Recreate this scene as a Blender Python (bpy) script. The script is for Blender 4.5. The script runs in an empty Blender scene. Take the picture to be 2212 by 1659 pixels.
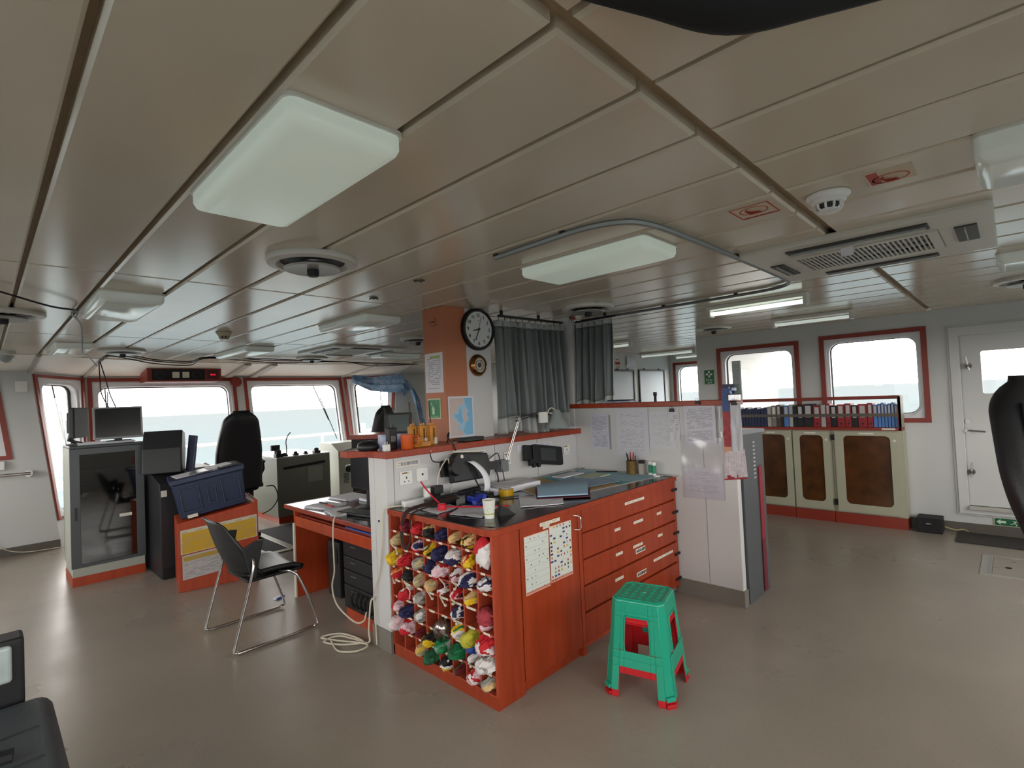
import bpy, bmesh, math, random
from mathutils import Vector, Matrix, noise as mnoise
from math import sin, cos, pi, radians as rad
sc = bpy.context.scene
COL = sc.collection
# ---------------------------------------------------------------- camera
cam = bpy.data.objects.new('camera', bpy.data.cameras.new('camera')); COL.objects.link(cam)
YAW, PITCH, ROLL, F = 0.80185151, 0.02657362, -0.04432881, 1115.45
fw = Vector((sin(YAW)*cos(PITCH), cos(YAW)*cos(PITCH), sin(PITCH)))
rt = fw.cross(Vector((0, 0, 1))).normalized(); up = rt.cross(fw)
rt, up = cos(ROLL)*rt + sin(ROLL)*up, -sin(ROLL)*rt + cos(ROLL)*up
cam.matrix_world = Matrix(((rt.x, up.x, -fw.x, 0), (rt.y, up.y, -fw.y, 0), (rt.z, up.z, -fw.z, 1.6), (0, 0, 0, 1)))
cam.data.sensor_width = 36; cam.data.lens = 36*F/2212; cam.data.clip_start = 0.02; cam.data.clip_end = 6000
sc.camera = cam
# ---------------------------------------------------------------- sky and exposure
sc.view_settings.view_transform = 'Standard'; sc.view_settings.look = 'None'
sc.view_settings.gamma = 1; sc.view_settings.use_curve_mapping = False
sc.view_settings.exposure = 1.5
W = bpy.data.worlds.new('overcast'); sc.world = W; W.use_nodes = True
wn = W.node_tree; bg = wn.nodes['Background']
SKY = 3.6
bg.inputs['Color'].default_value = (1.0, 0.985, 0.955, 1); bg.inputs['Strength'].default_value = SKY
sc.cycles.use_denoising = True
sc.cycles.max_bounces = 10; sc.cycles.diffuse_bounces = 7; sc.cycles.glossy_bounces = 4; sc.cycles.transparent_max_bounces = 12
sc.cycles.sample_clamp_indirect = 6
def portal(cx, cy, cz, dirv, w, h):          # window openings as light portals (guide the sky's light, emit nothing)
    l = bpy.data.lights.new('window_portal', 'AREA'); l.shape = 'RECTANGLE'; l.size = w; l.size_y = h
    l.cycles.is_portal = True
    o = bpy.data.objects.new('window_portal', l); COL.objects.link(o); o.location = (cx, cy, cz)
    o.rotation_euler = Vector(dirv).to_track_quat('-Z', 'Z').to_euler()
portal(7.45, 1.15, 1.65, (-1, 0, 0), 1.0, .95); portal(7.45, 2.4, 1.65, (-1, 0, 0), 1.0, .95); portal(7.45, 0, 1.65, (-1, 0, 0), .45, .45)
portal(2.07, 9.85, 1.3, (0, -1, 0), 2.0, 1.8); portal(4.12, 9.85, 1.3, (0, -1, 0), 1.85, 1.8)
portal(.45, 9.4, 1.3, (.86, -.5, 0), 1.2, 1.8); portal(5.7, 9.4, 1.3, (-.86, -.5, 0), 1.2, 1.8)
portal(10.55, 4.3, 1.6, (-1, 0, 0), 1.5, 1.4); portal(-.6, 8.9, 1.6, (0, -1, 0), 1.7, 1.1); portal(6.7, 8.9, 1.6, (0, -1, 0), 1.0, 1.1)
for yy in (6.6, 4.2, 1.8, -.5): portal(-1.95, yy, 1.6, (1, 0, 0), 1.7, 1.2)
for xx in (-.5, 1.5, 3.5, 5.5): portal(xx, -1.95, 1.55, (0, 1, 0), 1.6, 1.3)
# ---------------------------------------------------------------- colours and materials
def lin(h):
    f = lambda c: c/12.92 if c <= .04045 else ((c+.055)/1.055)**2.4
    return tuple(f(int(h[i:i+2], 16)/255) for i in (0, 2, 4)) + (1,)
MT = {}
def nt_of(m): return m.node_tree, m.node_tree.nodes, m.node_tree.links, m.node_tree.nodes['Principled BSDF']
def mat(name, col, rough=.5, metal=0, spec=.5, var=0, vs=6, bump=0, bs=60, coat=0, emit=0, emcol=None, col2=None, sheen=0):
    if name in MT: return MT[name]
    m = bpy.data.materials.new(name); m.use_nodes = True; t, n, l, b = nt_of(m)
    c = lin(col); b.inputs['Base Color'].default_value = c; b.inputs['Roughness'].default_value = rough
    b.inputs['Metallic'].default_value = metal; b.inputs['Specular IOR Level'].default_value = spec
    if coat: b.inputs['Coat Weight'].default_value = coat; b.inputs['Coat Roughness'].default_value = .12
    if sheen: b.inputs['Sheen Weight'].default_value = sheen
    if emit: b.inputs['Emission Color'].default_value = lin(emcol or col); b.inputs['Emission Strength'].default_value = emit
    if var or bump:
        tc = n.new('ShaderNodeTexCoord')
    if var:
        nz = n.new('ShaderNodeTexNoise'); nz.inputs['Scale'].default_value = vs; nz.inputs['Detail'].default_value = 5
        l.new(tc.outputs['Object'], nz.inputs['Vector'])
        rp = n.new('ShaderNodeValToRGB'); rp.color_ramp.elements[0].position = .3; rp.color_ramp.elements[1].position = .7
        c2 = lin(col2) if col2 else tuple(x*(1-var) for x in c[:3]) + (1,)
        rp.color_ramp.elements[0].color = c2; rp.color_ramp.elements[1].color = c
        l.new(nz.outputs['Fac'], rp.inputs['Fac']); l.new(rp.outputs['Color'], b.inputs['Base Color'])
    if bump:
        nb = n.new('ShaderNodeTexNoise'); nb.inputs['Scale'].default_value = bs; l.new(tc.outputs['Object'], nb.inputs['Vector'])
        bp = n.new('ShaderNodeBump'); bp.inputs['Strength'].default_value = bump; bp.inputs['Distance'].default_value = .004
        l.new(nb.outputs['Fac'], bp.inputs['Height']); l.new(bp.outputs['Normal'], b.inputs['Normal'])
    MT[name] = m; return m
def math_node(t, op, a, b=None, c=None):
    n = t.nodes.new('ShaderNodeMath'); n.operation = op
    for i, v in enumerate((a, b, c)):
        if v is None: continue
        if isinstance(v, (int, float)): n.inputs[i].default_value = v
        else: t.links.new(v, n.inputs[i])
    return n.outputs[0]
def mix_col(t, f, a, b):
    n = t.nodes.new('ShaderNodeMix'); n.data_type = 'RGBA'
    for s, v in ((0, f), (6, a), (7, b)):
        if isinstance(v, (int, float)): n.inputs[s].default_value = v
        elif isinstance(v, tuple): n.inputs[s].default_value = v
        else: t.links.new(v, n.inputs[s])
    return n.outputs[2]
def uvm(t):
    tc = t.nodes.new('ShaderNodeTexCoord'); s = t.nodes.new('ShaderNodeSeparateXYZ'); t.links.new(tc.outputs['UV'], s.inputs[0])
    return s.outputs[0], s.outputs[1], tc
def white(t, x, y, seed=0):
    cb = t.nodes.new('ShaderNodeCombineXYZ')
    for i, v in enumerate((x, y, float(seed))):
        if isinstance(v, (int, float)): cb.inputs[i].default_value = v
        else: t.links.new(v, cb.inputs[i])
    w = t.nodes.new('ShaderNodeTexWhiteNoise'); t.links.new(cb.outputs[0], w.inputs['Vector']); return w.outputs['Value'], w.outputs['Color']
def printed(name, paper='e8e8ee', ink='70707a', lines=30, words=14, mu=.1, mv=.08, dens=.35, thick=.45, seed=1, rough=.7, grid=None, gridcol='909098', band=None):
    """a sheet with rows of print: line and word rhythm from the sheet's own UV"""
    if name in MT: return MT[name]
    m = bpy.data.materials.new(name); m.use_nodes = True; t, n, l, b = nt_of(m); b.inputs['Roughness'].default_value = rough
    u, v, tc = uvm(t)
    vl = math_node(t, 'MULTIPLY', v, lines); fl = math_node(t, 'FLOOR', vl); fr = math_node(t, 'FRACT', vl)
    r1, _ = white(t, fl, 3.3, seed)
    wu = math_node(t, 'MULTIPLY', u, words); wu = math_node(t, 'ADD', wu, math_node(t, 'MULTIPLY', r1, 5.0))
    rw, _ = white(t, math_node(t, 'FLOOR', wu), fl, seed+7)
    k = math_node(t, 'LESS_THAN', fr, thick)
    k = math_node(t, 'MULTIPLY', k, math_node(t, 'GREATER_THAN', rw, dens))
    k = math_node(t, 'MULTIPLY', k, math_node(t, 'GREATER_THAN', r1, .15))
    k = math_node(t, 'MULTIPLY', k, math_node(t, 'LESS_THAN', math_node(t, 'ABSOLUTE', math_node(t, 'SUBTRACT', u, .5)), .5-mu))
    k = math_node(t, 'MULTIPLY', k, math_node(t, 'LESS_THAN', math_node(t, 'ABSOLUTE', math_node(t, 'SUBTRACT', v, .5)), .5-mv))
    c = mix_col(t, math_node(t, 'MULTIPLY', k, .6), lin(paper), lin(ink))
    if band:                                   # (v0, v1, colour) filled areas of the print
        for (u0, u1, v0, v1, bc) in band:
            q = math_node(t, 'MULTIPLY', math_node(t, 'GREATER_THAN', v, v0), math_node(t, 'LESS_THAN', v, v1))
            q = math_node(t, 'MULTIPLY', q, math_node(t, 'MULTIPLY', math_node(t, 'GREATER_THAN', u, u0), math_node(t, 'LESS_THAN', u, u1)))
            q = math_node(t, 'MULTIPLY', q, math_node(t, 'SUBTRACT', 1.0, math_node(t, 'MULTIPLY', k, .5)))
            c = mix_col(t, q, c, lin(bc))
    if grid:
        gu = math_node(t, 'LESS_THAN', math_node(t, 'FRACT', math_node(t, 'MULTIPLY', u, grid[0])), .05)
        gv = math_node(t, 'LESS_THAN', math_node(t, 'FRACT', math_node(t, 'MULTIPLY', v, grid[1])), .06)
        c = mix_col(t, math_node(t, 'MULTIPLY', math_node(t, 'MAXIMUM', gu, gv), .7), c, lin(gridcol))
    l.new(c, b.inputs['Base Color']); MT[name] = m; return m
def chart_mat(name, land, sea, shallow, scale=3, off=(0, 0, 0), thr=.5, border='e8e4da', bw=.04):
    if name in MT: return MT[name]
    m = bpy.data.materials.new(name); m.use_nodes = True; t, n, l, b = nt_of(m); b.inputs['Roughness'].default_value = .6
    u, v, tc = uvm(t)
    mp = n.new('ShaderNodeMapping'); mp.inputs['Location'].default_value = off; l.new(tc.outputs['UV'], mp.inputs[0])
    nz = n.new('ShaderNodeTexNoise'); nz.inputs['Scale'].default_value = scale; nz.inputs['Detail'].default_value = 8; l.new(mp.outputs[0], nz.inputs['Vector'])
    fa = math_node(t, 'ADD', nz.outputs['Fac'], math_node(t, 'MULTIPLY', math_node(t, 'SUBTRACT', u, .5), .35))
    rp = n.new('ShaderNodeValToRGB'); rp.color_ramp.interpolation = 'CONSTANT'
    e = rp.color_ramp.elements; e[0].position = 0; e[0].color = lin(land); e[1].position = thr; e[1].color = lin(shallow)
    x = e.new(thr+.07); x.color = lin(sea); l.new(fa, rp.inputs['Fac'])
    iu = math_node(t, 'LESS_THAN', math_node(t, 'ABSOLUTE', math_node(t, 'SUBTRACT', u, .5)), .5-bw)
    iv = math_node(t, 'LESS_THAN', math_node(t, 'ABSOLUTE', math_node(t, 'SUBTRACT', v, .5)), .5-bw)
    l.new(mix_col(t, math_node(t, 'MULTIPLY', iu, iv), lin(border), rp.outputs['Color']), b.inputs['Base Color'])
    MT[name] = m; return m
def shapes_mat(name, paper, cols, nu, nv, dens=.45, size=.5, head='c06048', seed=2):
    """a chart of small coloured shapes in a grid"""
    if name in MT: return MT[name]
    m = bpy.data.materials.new(name); m.use_nodes = True; t, n, l, b = nt_of(m); b.inputs['Roughness'].default_value = .35
    u, v, tc = uvm(t)
    a = math_node(t, 'MULTIPLY', u, nu); c_ = math_node(t, 'MULTIPLY', v, nv); fa, fc = math_node(t, 'FLOOR', a), math_node(t, 'FLOOR', c_)
    w1, wc = white(t, fa, fc, seed); w2, _ = white(t, fa, fc, seed+5)
    du = math_node(t, 'ABSOLUTE', math_node(t, 'SUBTRACT', math_node(t, 'FRACT', a), .5)); dv = math_node(t, 'ABSOLUTE', math_node(t, 'SUBTRACT', math_node(t, 'FRACT', c_), .45))
    k = math_node(t, 'LESS_THAN', du, math_node(t, 'MULTIPLY', math_node(t, 'ADD', w2, .3), size*.5)); k = math_node(t, 'MULTIPLY', k, math_node(t, 'LESS_THAN', dv, size*.4))
    k = math_node(t, 'MULTIPLY', k, math_node(t, 'LESS_THAN', w1, dens))
    rp = n.new('ShaderNodeValToRGB'); rp.color_ramp.interpolation = 'CONSTANT'
    while len(rp.color_ramp.elements) < len(cols): rp.color_ramp.elements.new(.5)
    for i, cc in enumerate(cols): rp.color_ramp.elements[i].position = i/len(cols); rp.color_ramp.elements[i].color = lin(cc)
    l.new(w2, rp.inputs['Fac'])
    c = mix_col(t, k, lin(paper), rp.outputs['Color'])
    g = math_node(t, 'LESS_THAN', math_node(t, 'FRACT', c_), .05); c = mix_col(t, math_node(t, 'MULTIPLY', g, .6), c, lin('8a8a80'))
    if head:
        h = math_node(t, 'LESS_THAN', v, .055); c = mix_col(t, math_node(t, 'MULTIPLY', h, .8), c, lin(head))
        ed = math_node(t, 'GREATER_THAN', math_node(t, 'MAXIMUM', math_node(t, 'ABSOLUTE', math_node(t, 'SUBTRACT', u, .5)), math_node(t, 'ABSOLUTE', math_node(t, 'SUBTRACT', v, .5))), .485)
        c = mix_col(t, ed, c, lin('d9a58c'))
    l.new(c, b.inputs['Base Color']); MT[name] = m; return m
def wood(name, col, dark, rough=.32):
    if name in MT: return MT[name]
    m = bpy.data.materials.new(name); m.use_nodes = True; t, n, l, b = nt_of(m)
    tc = n.new('ShaderNodeTexCoord'); mp = n.new('ShaderNodeMapping'); mp.inputs['Scale'].default_value = (9, 9, .7); l.new(tc.outputs['Object'], mp.inputs[0])
    nz = n.new('ShaderNodeTexNoise'); nz.inputs['Scale'].default_value = 2.4; nz.inputs['Detail'].default_value = 6; l.new(mp.outputs[0], nz.inputs['Vector'])
    rp = n.new('ShaderNodeValToRGB'); rp.color_ramp.elements[0].color = lin(dark); rp.color_ramp.elements[1].color = lin(col)
    rp.color_ramp.elements[0].position = .25; rp.color_ramp.elements[1].position = .65
    l.new(nz.outputs['Fac'], rp.inputs['Fac']); l.new(rp.outputs['Color'], b.inputs['Base Color'])
    b.inputs['Roughness'].default_value = rough; b.inputs['Specular IOR Level'].default_value = .4
    MT[name] = m; return m
def glass(name, tint='fdfcfb', gl=.06, fac_rough=.02):
    if name in MT: return MT[name]
    m = bpy.data.materials.new(name); m.use_nodes = True; t = m.node_tree; n = t.nodes; l = t.links; n.remove(n['Principled BSDF'])
    tr = n.new('ShaderNodeBsdfTransparent'); tr.inputs[0].default_value = lin(tint); g = n.new('ShaderNodeBsdfGlossy'); g.inputs['Roughness'].default_value = fac_rough
    mx = n.new('ShaderNodeMixShader'); mx.inputs[0].default_value = gl
    l.new(tr.outputs[0], mx.inputs[1]); l.new(g.outputs[0], mx.inputs[2]); l.new(mx.outputs[0], n['Material Output'].inputs[0])
    MT[name] = m; return m
RED = wood('red_brown_wood', '9c3c1e', '842e14'); ORA = wood('orange_wood', 'b04524', '9a381a'); REDT = mat('red_brown_trim', '8c3020', .4, var=.15, vs=3)
WHITE = mat('white_paint', 'cfd0cf', .45, var=.06, vs=1.5); WALL = mat('wall_paint', 'c9cbca', .5, var=.08, vs=1.1, bump=.08, bs=30)
WFR = mat('white_window_frame', 'd8dade', .35); GREYW = mat('grey_wall_shade', 'a9a49c', .5, var=.05)
BLK = mat('black_plastic', '0f1014', .45); BLKM = mat('black_matte', '0c0c10', .65); DARK = mat('dark_grey_plastic', '1f2125', .5)
GREY = mat('grey_metal', '6f7376', .4, var=.06); DGREY = mat('dark_grey_paint', '484b4e', .4); CHROME = mat('chrome', 'd8d8d8', .12, 1); STEEL = mat('brushed_steel', 'b4b2ae', .35, 1)
ALU = mat('aluminium', 'bdbdb8', .4, .8); WPL = mat('white_plastic', 'dfe0dd', .35); CREAM = mat('cream_plastic', 'd9d4c2', .4)
LEATHER = mat('black_leather', '121216', .42, bump=.2, bs=90); RUB = mat('black_rubber', '161616', .8); LAB = mat('label_white', 'dcd8cc', .6)
PAPER = mat('plain_paper', 'dedfe6', .7, var=.03); INK = mat('black_ink', '17171a', .6); INKB = mat('blue_ink', '3a466e', .6); INKR = mat('red_ink', 'b02018', .6)
GLASS = glass('window_glass')
# ---------------------------------------------------------------- mesh builder
MW = {}
class B:
    def __init__(s): s.bm = bmesh.new(); s.uv = s.bm.loops.layers.uv.new('UVMap'); s.mi = 0
    def m(s, i): s.mi = i; return s
    def face(s, vs, uvs=None):
        try: f = s.bm.faces.new(vs)
        except ValueError: return None
        f.material_index = s.mi
        if uvs:
            for lp, q in zip(f.loops, uvs): lp[s.uv].uv = q
        return f
    def hexa(s, p):                            # 4 bottom pts, 4 top pts
        v = [s.bm.verts.new(q) for q in p]
        for f in ((3, 2, 1, 0), (4, 5, 6, 7), (0, 1, 5, 4), (1, 2, 6, 5), (2, 3, 7, 6), (3, 0, 4, 7)): s.face([v[i] for i in f])
        return s
    def box(s, x0, y0, z0, x1, y1, z1, mx=None):
        p = [Vector(q) for q in ((x0, y0, z0), (x1, y0, z0), (x1, y1, z0), (x0, y1, z0), (x0, y0, z1), (x1, y0, z1), (x1, y1, z1), (x0, y1, z1))]
        if mx: p = [mx @ q for q in p]
        return s.hexa(p)
    def prism(s, pts, d0, d1, fn):             # 2D outline pts extruded d0..d1, fn(a,b,d)->xyz
        a = [s.bm.verts.new(fn(x, y, d0)) for x, y in pts]; b = [s.bm.verts.new(fn(x, y, d1)) for x, y in pts]
        n = len(pts); s.face(a[::-1]); s.face(b)
        for i in range(n): s.face([a[i], a[(i+1) % n], b[(i+1) % n], b[i]])
        return s
    def ring(s, outer, inner, d0, d1, fn):     # two outlines with the same count, frame between them
        n = len(outer); L = [[s.bm.verts.new(fn(x, y, d)) for x, y in o] for o in (outer, inner) for d in (d0, d1)]
        o0, o1, i0, i1 = L
        for i in range(n):
            j = (i+1) % n
            s.face([o0[i], o0[j], o1[j], o1[i]]); s.face([i0[j], i0[i], i1[i], i1[j]]); s.face([o1[i], o1[j], i1[j], i1[i]]); s.face([o0[j], o0[i], i0[i], i0[j]])
        return s
    def lathe(s, prof, c=(0, 0, 0), seg=32, mx=None, cap=False):
        rows = []
        for r, z in prof:
            if r < 1e-6: rows.append([s.bm.verts.new(Vector((0, 0, z)))])
            else: rows.append([s.bm.verts.new(Vector((r*cos(2*pi*i/seg), r*sin(2*pi*i/seg), z))) for i in range(seg)])
        for a, b in zip(rows, rows[1:]):
            for i in range(seg):
                j = (i+1) % seg
                if len(a) == 1 and len(b) == 1: continue
                if len(a) == 1: s.face([a[0], b[i], b[j]])
                elif len(b) == 1: s.face([a[i], a[j], b[0]])
                else: s.face([a[i], a[j], b[j], b[i]])
        if len(rows[0]) > 1 and cap: s.face(rows[0][::-1])
        if len(rows[-1]) > 1 and cap: s.face(rows[-1])
        for r in rows:
            for v in r: v.co = (mx @ v.co if mx else v.co) + Vector(c)
        return s
    def cyl(s, p0, p1, r0, r1=None, seg=16):
        p0, p1 = Vector(p0), Vector(p1); d = p1-p0; q = d.to_track_quat('Z', 'Y').to_matrix()
        return s.lathe([(r0, 0), (r0 if r1 is None else r1, d.length)], p0, seg, q, True)
    def tube(s, pts, r, seg=8, closed=False, flat=1):
        pts = [Vector(p) for p in pts]; n = len(pts); rows = []; prev = None
        for i, p in enumerate(pts):
            a = pts[i-1] if (i > 0 or closed) else p; b = pts[(i+1) % n] if (i < n-1 or closed) else p
            d = (b-a).normalized() if (b-a).length > 1e-9 else Vector((0, 0, 1))
            if prev is None: u = d.orthogonal().normalized()
            else: u = (prev - d*prev.dot(d)); u = u.normalized() if u.length > 1e-6 else d.orthogonal().normalized()
            prev = u; w = d.cross(u); rr = r[i] if isinstance(r, (list, tuple)) else r
            rows.append([s.bm.verts.new(p + u*cos(2*pi*k/seg)*rr + w*sin(2*pi*k/seg)*rr*flat) for k in range(seg)])
        for i in range(n if closed else n-1):
            a, b = rows[i], rows[(i+1) % n]
            for k in range(seg): s.face([a[k], a[(k+1) % seg], b[(k+1) % seg], b[k]])
        if not closed: s.face(rows[0][::-1]); s.face(rows[-1])
        return s
    def grid(s, fn, nu, nv, uv=True, closed_u=False):
        V = [[s.bm.verts.new(fn(i/nu, j/nv)) for i in range(nu+(0 if closed_u else 1))] for j in range(nv+1)]
        for j in range(nv):
            for i in range(nu):
                k = (i+1) % nu if closed_u else i+1
                s.face([V[j][i], V[j][k], V[j+1][k], V[j+1][i]], [(i/nu, j/nv), ((i+1)/nu, j/nv), ((i+1)/nu, (j+1)/nv), (i/nu, (j+1)/nv)])
        return V
def smoothline(pts, n=6):                       # Catmull-Rom through points
    P = [Vector(p) for p in pts]; P = [2*P[0]-P[1]] + P + [2*P[-1]-P[-2]]; out = []
    for i in range(1, len(P)-2):
        for k in range(n):
            t = k/n; a, b, c, d = P[i-1:i+3]
            out.append(.5*((2*b)+(c-a)*t+(2*a-5*b+4*c-d)*t*t+(3*b-a-3*c+d)*t**3))
    return out + [P[-2]]
def rrect(x0, y0, x1, y1, r, k=5):
    out = []
    for cx, cy, a0 in ((x1-r, y1-r, 0), (x0+r, y1-r, 90), (x0+r, y0+r, 180), (x1-r, y0+r, 270)):
        for i in range(k+1): a = rad(a0+90*i/k); out.append((cx+r*cos(a), cy+r*sin(a)))
    return out
def crect(x0, y0, x1, y1, k=5): return [c for c in ((x1, y1), (x0, y1), (x0, y0), (x1, y0)) for _ in range(k+1)]
def link(name, b, mats, bevel=0, smooth=None, sub=0, solid=0, seg=2):
    me = bpy.data.meshes.new(name); bmesh.ops.recalc_face_normals(b.bm, faces=b.bm.faces) if not getattr(b, 'keep', 0) else None
    b.bm.to_mesh(me); b.bm.free()
    for mm in (mats if isinstance(mats, (list, tuple)) else [mats]): me.materials.append(mm)
    o = bpy.data.objects.new(name, me); COL.objects.link(o)
    if smooth is not None:
        me.shade_smooth(); me.set_sharp_from_angle(angle=rad(smooth))
    if solid: md = o.modifiers.new('solid', 'SOLIDIFY'); md.thickness = solid; md.offset = 0
    if bevel: md = o.modifiers.new('bevel', 'BEVEL'); md.width = bevel; md.segments = seg; md.limit_method = 'ANGLE'; md.angle_limit = rad(40)
    if sub: md = o.modifiers.new('sub', 'SUBSURF'); md.levels = sub; md.render_levels = sub
    return o
def props(o, label, cat, group=None):
    o['label'] = label; o['category'] = cat
    if group: o['group'] = group
def thing(name, label, cat, loc=(0, 0, 0), rz=0, group=None, rot=None):
    o = bpy.data.objects.new(name, None); COL.objects.link(o); o.location = loc; o.rotation_euler = rot or (0, 0, rz); o.empty_display_size = .1
    props(o, label, cat, group); MW[o.name] = Matrix.Translation(loc) @ o.rotation_euler.to_matrix().to_4x4(); return o
def part(t, name, b, mats, world=True, label=None, **k):
    o = link(name, b, mats, **k); o.parent = t; M = MW.get(t.name, Matrix.Identity(4))
    if world: o.data.transform(M.inverted())
    MW[o.name] = M
    if label: o['label'] = label
    return o
def one(name, b, mats, label, cat, group=None, **k):
    o = link(name, b, mats, **k); recentre(o); props(o, label, cat, group); return o
def recentre(o):
    vs = [v.co for v in o.data.vertices]
    c = Vector(((min(v.x for v in vs)+max(v.x for v in vs))/2, (min(v.y for v in vs)+max(v.y for v in vs))/2, min(v.z for v in vs)))
    o.data.transform(Matrix.Translation(-c)); o.location = c; MW[o.name] = Matrix.Translation(c)
def struct(name, b, mats, **k):
    o = link(name, b, mats, **k); o['kind'] = 'structure'; MW[o.name] = Matrix.Identity(4); return o
def dup(root, loc, rz=None, label=None, group=None):
    r = root.copy(); COL.objects.link(r); r.location = loc
    if rz is not None: r.rotation_euler = (0, 0, rz)
    if label: r['label'] = label
    if group: r['group'] = group
    for ch in list(root.children):
        c = ch.copy(); COL.objects.link(c); c.parent = r
        for g in ch.children:
            d = g.copy(); COL.objects.link(d); d.parent = c
    MW[r.name] = Matrix.Translation(loc) @ r.rotation_euler.to_matrix().to_4x4(); return r
def letters(parent, body, centre, right, upv, height, m, width=None, name='lettering', thick=.0008):
    """raised lettering lying on a face: right and upv are the face's axes"""
    cu = bpy.data.curves.new('txt', 'FONT'); cu.body = body; cu.align_x = 'CENTER'; cu.align_y = 'CENTER'; cu.size = 1; cu.extrude = .01
    o = bpy.data.objects.new('txt', cu); COL.objects.link(o); dg = bpy.context.evaluated_depsgraph_get(); dg.update()
    me = bpy.data.meshes.new_from_object(o.evaluated_get(dg)); bpy.data.objects.remove(o); bpy.data.curves.remove(cu)
    if not me.vertices: return None
    xs = [v.co.x for v in me.vertices]; ys = [v.co.y for v in me.vertices]
    w, h = max(xs)-min(xs), max(ys)-min(ys); cx, cy = (max(xs)+min(xs))/2, (max(ys)+min(ys))/2
    sy = height/max(h, 1e-6); sx = width/w if width else sy
    r, u = Vector(right).normalized(), Vector(upv).normalized(); nrm = r.cross(u)
    for v in me.vertices:
        q = v.co; v.co = Vector(centre) + r*(q.x-cx)*sx + u*(q.y-cy)*sy + nrm*(q.z*thick*100)
    me.materials.clear(); me.materials.append(m)
    ob = bpy.data.objects.new(name, me); COL.objects.link(ob); M = MW.get(parent.name, Matrix.Identity(4))
    me.transform(M.inverted()); ob.parent = parent; MW[ob.name] = M; return ob
def sheet(b, p0, p1, p2, p3, bend=0, axis='v', n=10, wob=0, seed=0):
    """paper grid on 4 corners (bl, br, tr, tl), bulged along its normal"""
    P = [Vector(p) for p in (p0, p1, p2, p3)]; nm = (P[1]-P[0]).cross(P[3]-P[0]).normalized()
    def fn(u, v):
        q = (P[0]*(1-u)+P[1]*u)*(1-v)+(P[3]*(1-u)+P[2]*u)*v; t = v if axis == 'v' else u
        return q + nm*(bend*sin(pi*t) + (wob*mnoise.noise(Vector((u*3+seed, v*3, seed))) if wob else 0))
    b.grid(fn, n, n); return b
random.seed(7)
# ================================================================ the room
fl = mat('linoleum', '948b80', .3, spec=.5, var=.12, vs=2.2, bump=.1, bs=14)
t, n, l, bs_ = nt_of(fl)                         # flecks and worn gloss on the lino
tc = n.new('ShaderNodeTexCoord'); vz = n.new('ShaderNodeTexNoise'); vz.inputs['Scale'].default_value = 1.3; vz.inputs['Detail'].default_value = 8; l.new(tc.outputs['Object'], vz.inputs['Vector'])
mr = n.new('ShaderNodeMapRange'); mr.inputs['From Min'].default_value = .25; mr.inputs['From Max'].default_value = .8; mr.inputs['To Min'].default_value = .22; mr.inputs['To Max'].default_value = .42
l.new(vz.outputs['Fac'], mr.inputs[0]); l.new(mr.outputs[0], bs_.inputs['Roughness'])
mp2 = n.new('ShaderNodeMapping'); mp2.inputs['Scale'].default_value = (60, 220, 60); l.new(tc.outputs['Object'], mp2.inputs[0])
v2 = n.new('ShaderNodeTexNoise'); v2.inputs['Scale'].default_value = .6; l.new(mp2.outputs[0], v2.inputs['Vector'])
src_ = bs_.inputs['Base Color'].links[0].from_socket
fk = math_node(t, 'MULTIPLY', math_node(t, 'GREATER_THAN', v2.outputs['Fac'], .66), .35)
c1 = mix_col(t, fk, src_, lin('6c6257'))
vst = n.new('ShaderNodeTexNoise'); vst.inputs['Scale'].default_value = .8; l.new(tc.outputs['Object'], vst.inputs['Vector'])
c2 = mix_col(t, math_node(t, 'MULTIPLY', math_node(t, 'GREATER_THAN', vst.outputs['Fac'], .62), .0), c1, lin('7c6c58')); l.new(c2, bs_.inputs['Base Color'])
struct('floor', B().box(-1.85, -1.85, -.08, 10.5, 9.9, 0), fl)
# ceiling: long pressed panels with open joints, darker channel above
CP = mat('ceiling_panel', 'cbc2b0', .19, spec=.55, var=.1, vs=1.4, bump=.03, bs=5); CG = mat('ceiling_channel', 'a08d72', .6, var=.15); CTOP = mat('light_block_slab', '40382f', .8)
EDGE = [(-1.8, 7.88), (.48, 7.9), (1.09, 8.28), (2.2, 8.6), (4.0, 8.6), (5.05, 8.28), (5.6, 7.9), (7.8, 7.88)]
def yend(x):
    for (a, b), (c, d) in zip(EDGE, EDGE[1:]):
        if a <= x <= c: return b+(d-b)*(x-a)/(c-a)
    return 5.3
cb = B(); P = .325; g = .010
ys = [-1.85, .6, 3.28, 5.96, 8.64]
x = .155-7*P
while x < 10.5:
    x1 = x+P
    ends = [yend(x), yend(x1)] if x1 < 7.75 else [5.35, 5.35]
    for i in range(len(ys)-1):
        gy = .018 if i in (0, 1) and True else .01
        y0 = ys[i]+(.02 if i == 1 else .004); y1 = ys[i+1]-(.02 if i == 0 else .004)
        a0, a1 = min(y1, ends[0]), min(y1, ends[1])
        if a0 <= y0+.05: continue
        a1 = max(a1, y0+.02); xl, xr, c = x+g, x1-g, .009
        cb.m(0).hexa([(xl+c, y0+c, 2.33), (xr-c, y0+c, 2.33), (xr-c, a1-c, 2.33), (xl+c, a0-c, 2.33), (xl, y0, 2.339), (xr, y0, 2.339), (xr, a1, 2.339), (xl, a0, 2.339)])
        cb.hexa([(xl, y0, 2.339), (xr, y0, 2.339), (xr, a1, 2.339), (xl, a0, 2.339), (xl, y0, 2.366), (xr, y0, 2.366), (xr, a1, 2.366), (xl, a0, 2.366)])
    x = x1
cb.m(1).box(-1.85, -1.85, 2.366, 10.5, 9.9, 2.38); cb.m(2).box(-1.85, -1.85, 2.38, 10.5, 9.9, 2.5)  # topmost slab is unseen, added above the channel to block sky light
struct('ceiling', cb, [CP, CG, CTOP])
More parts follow.
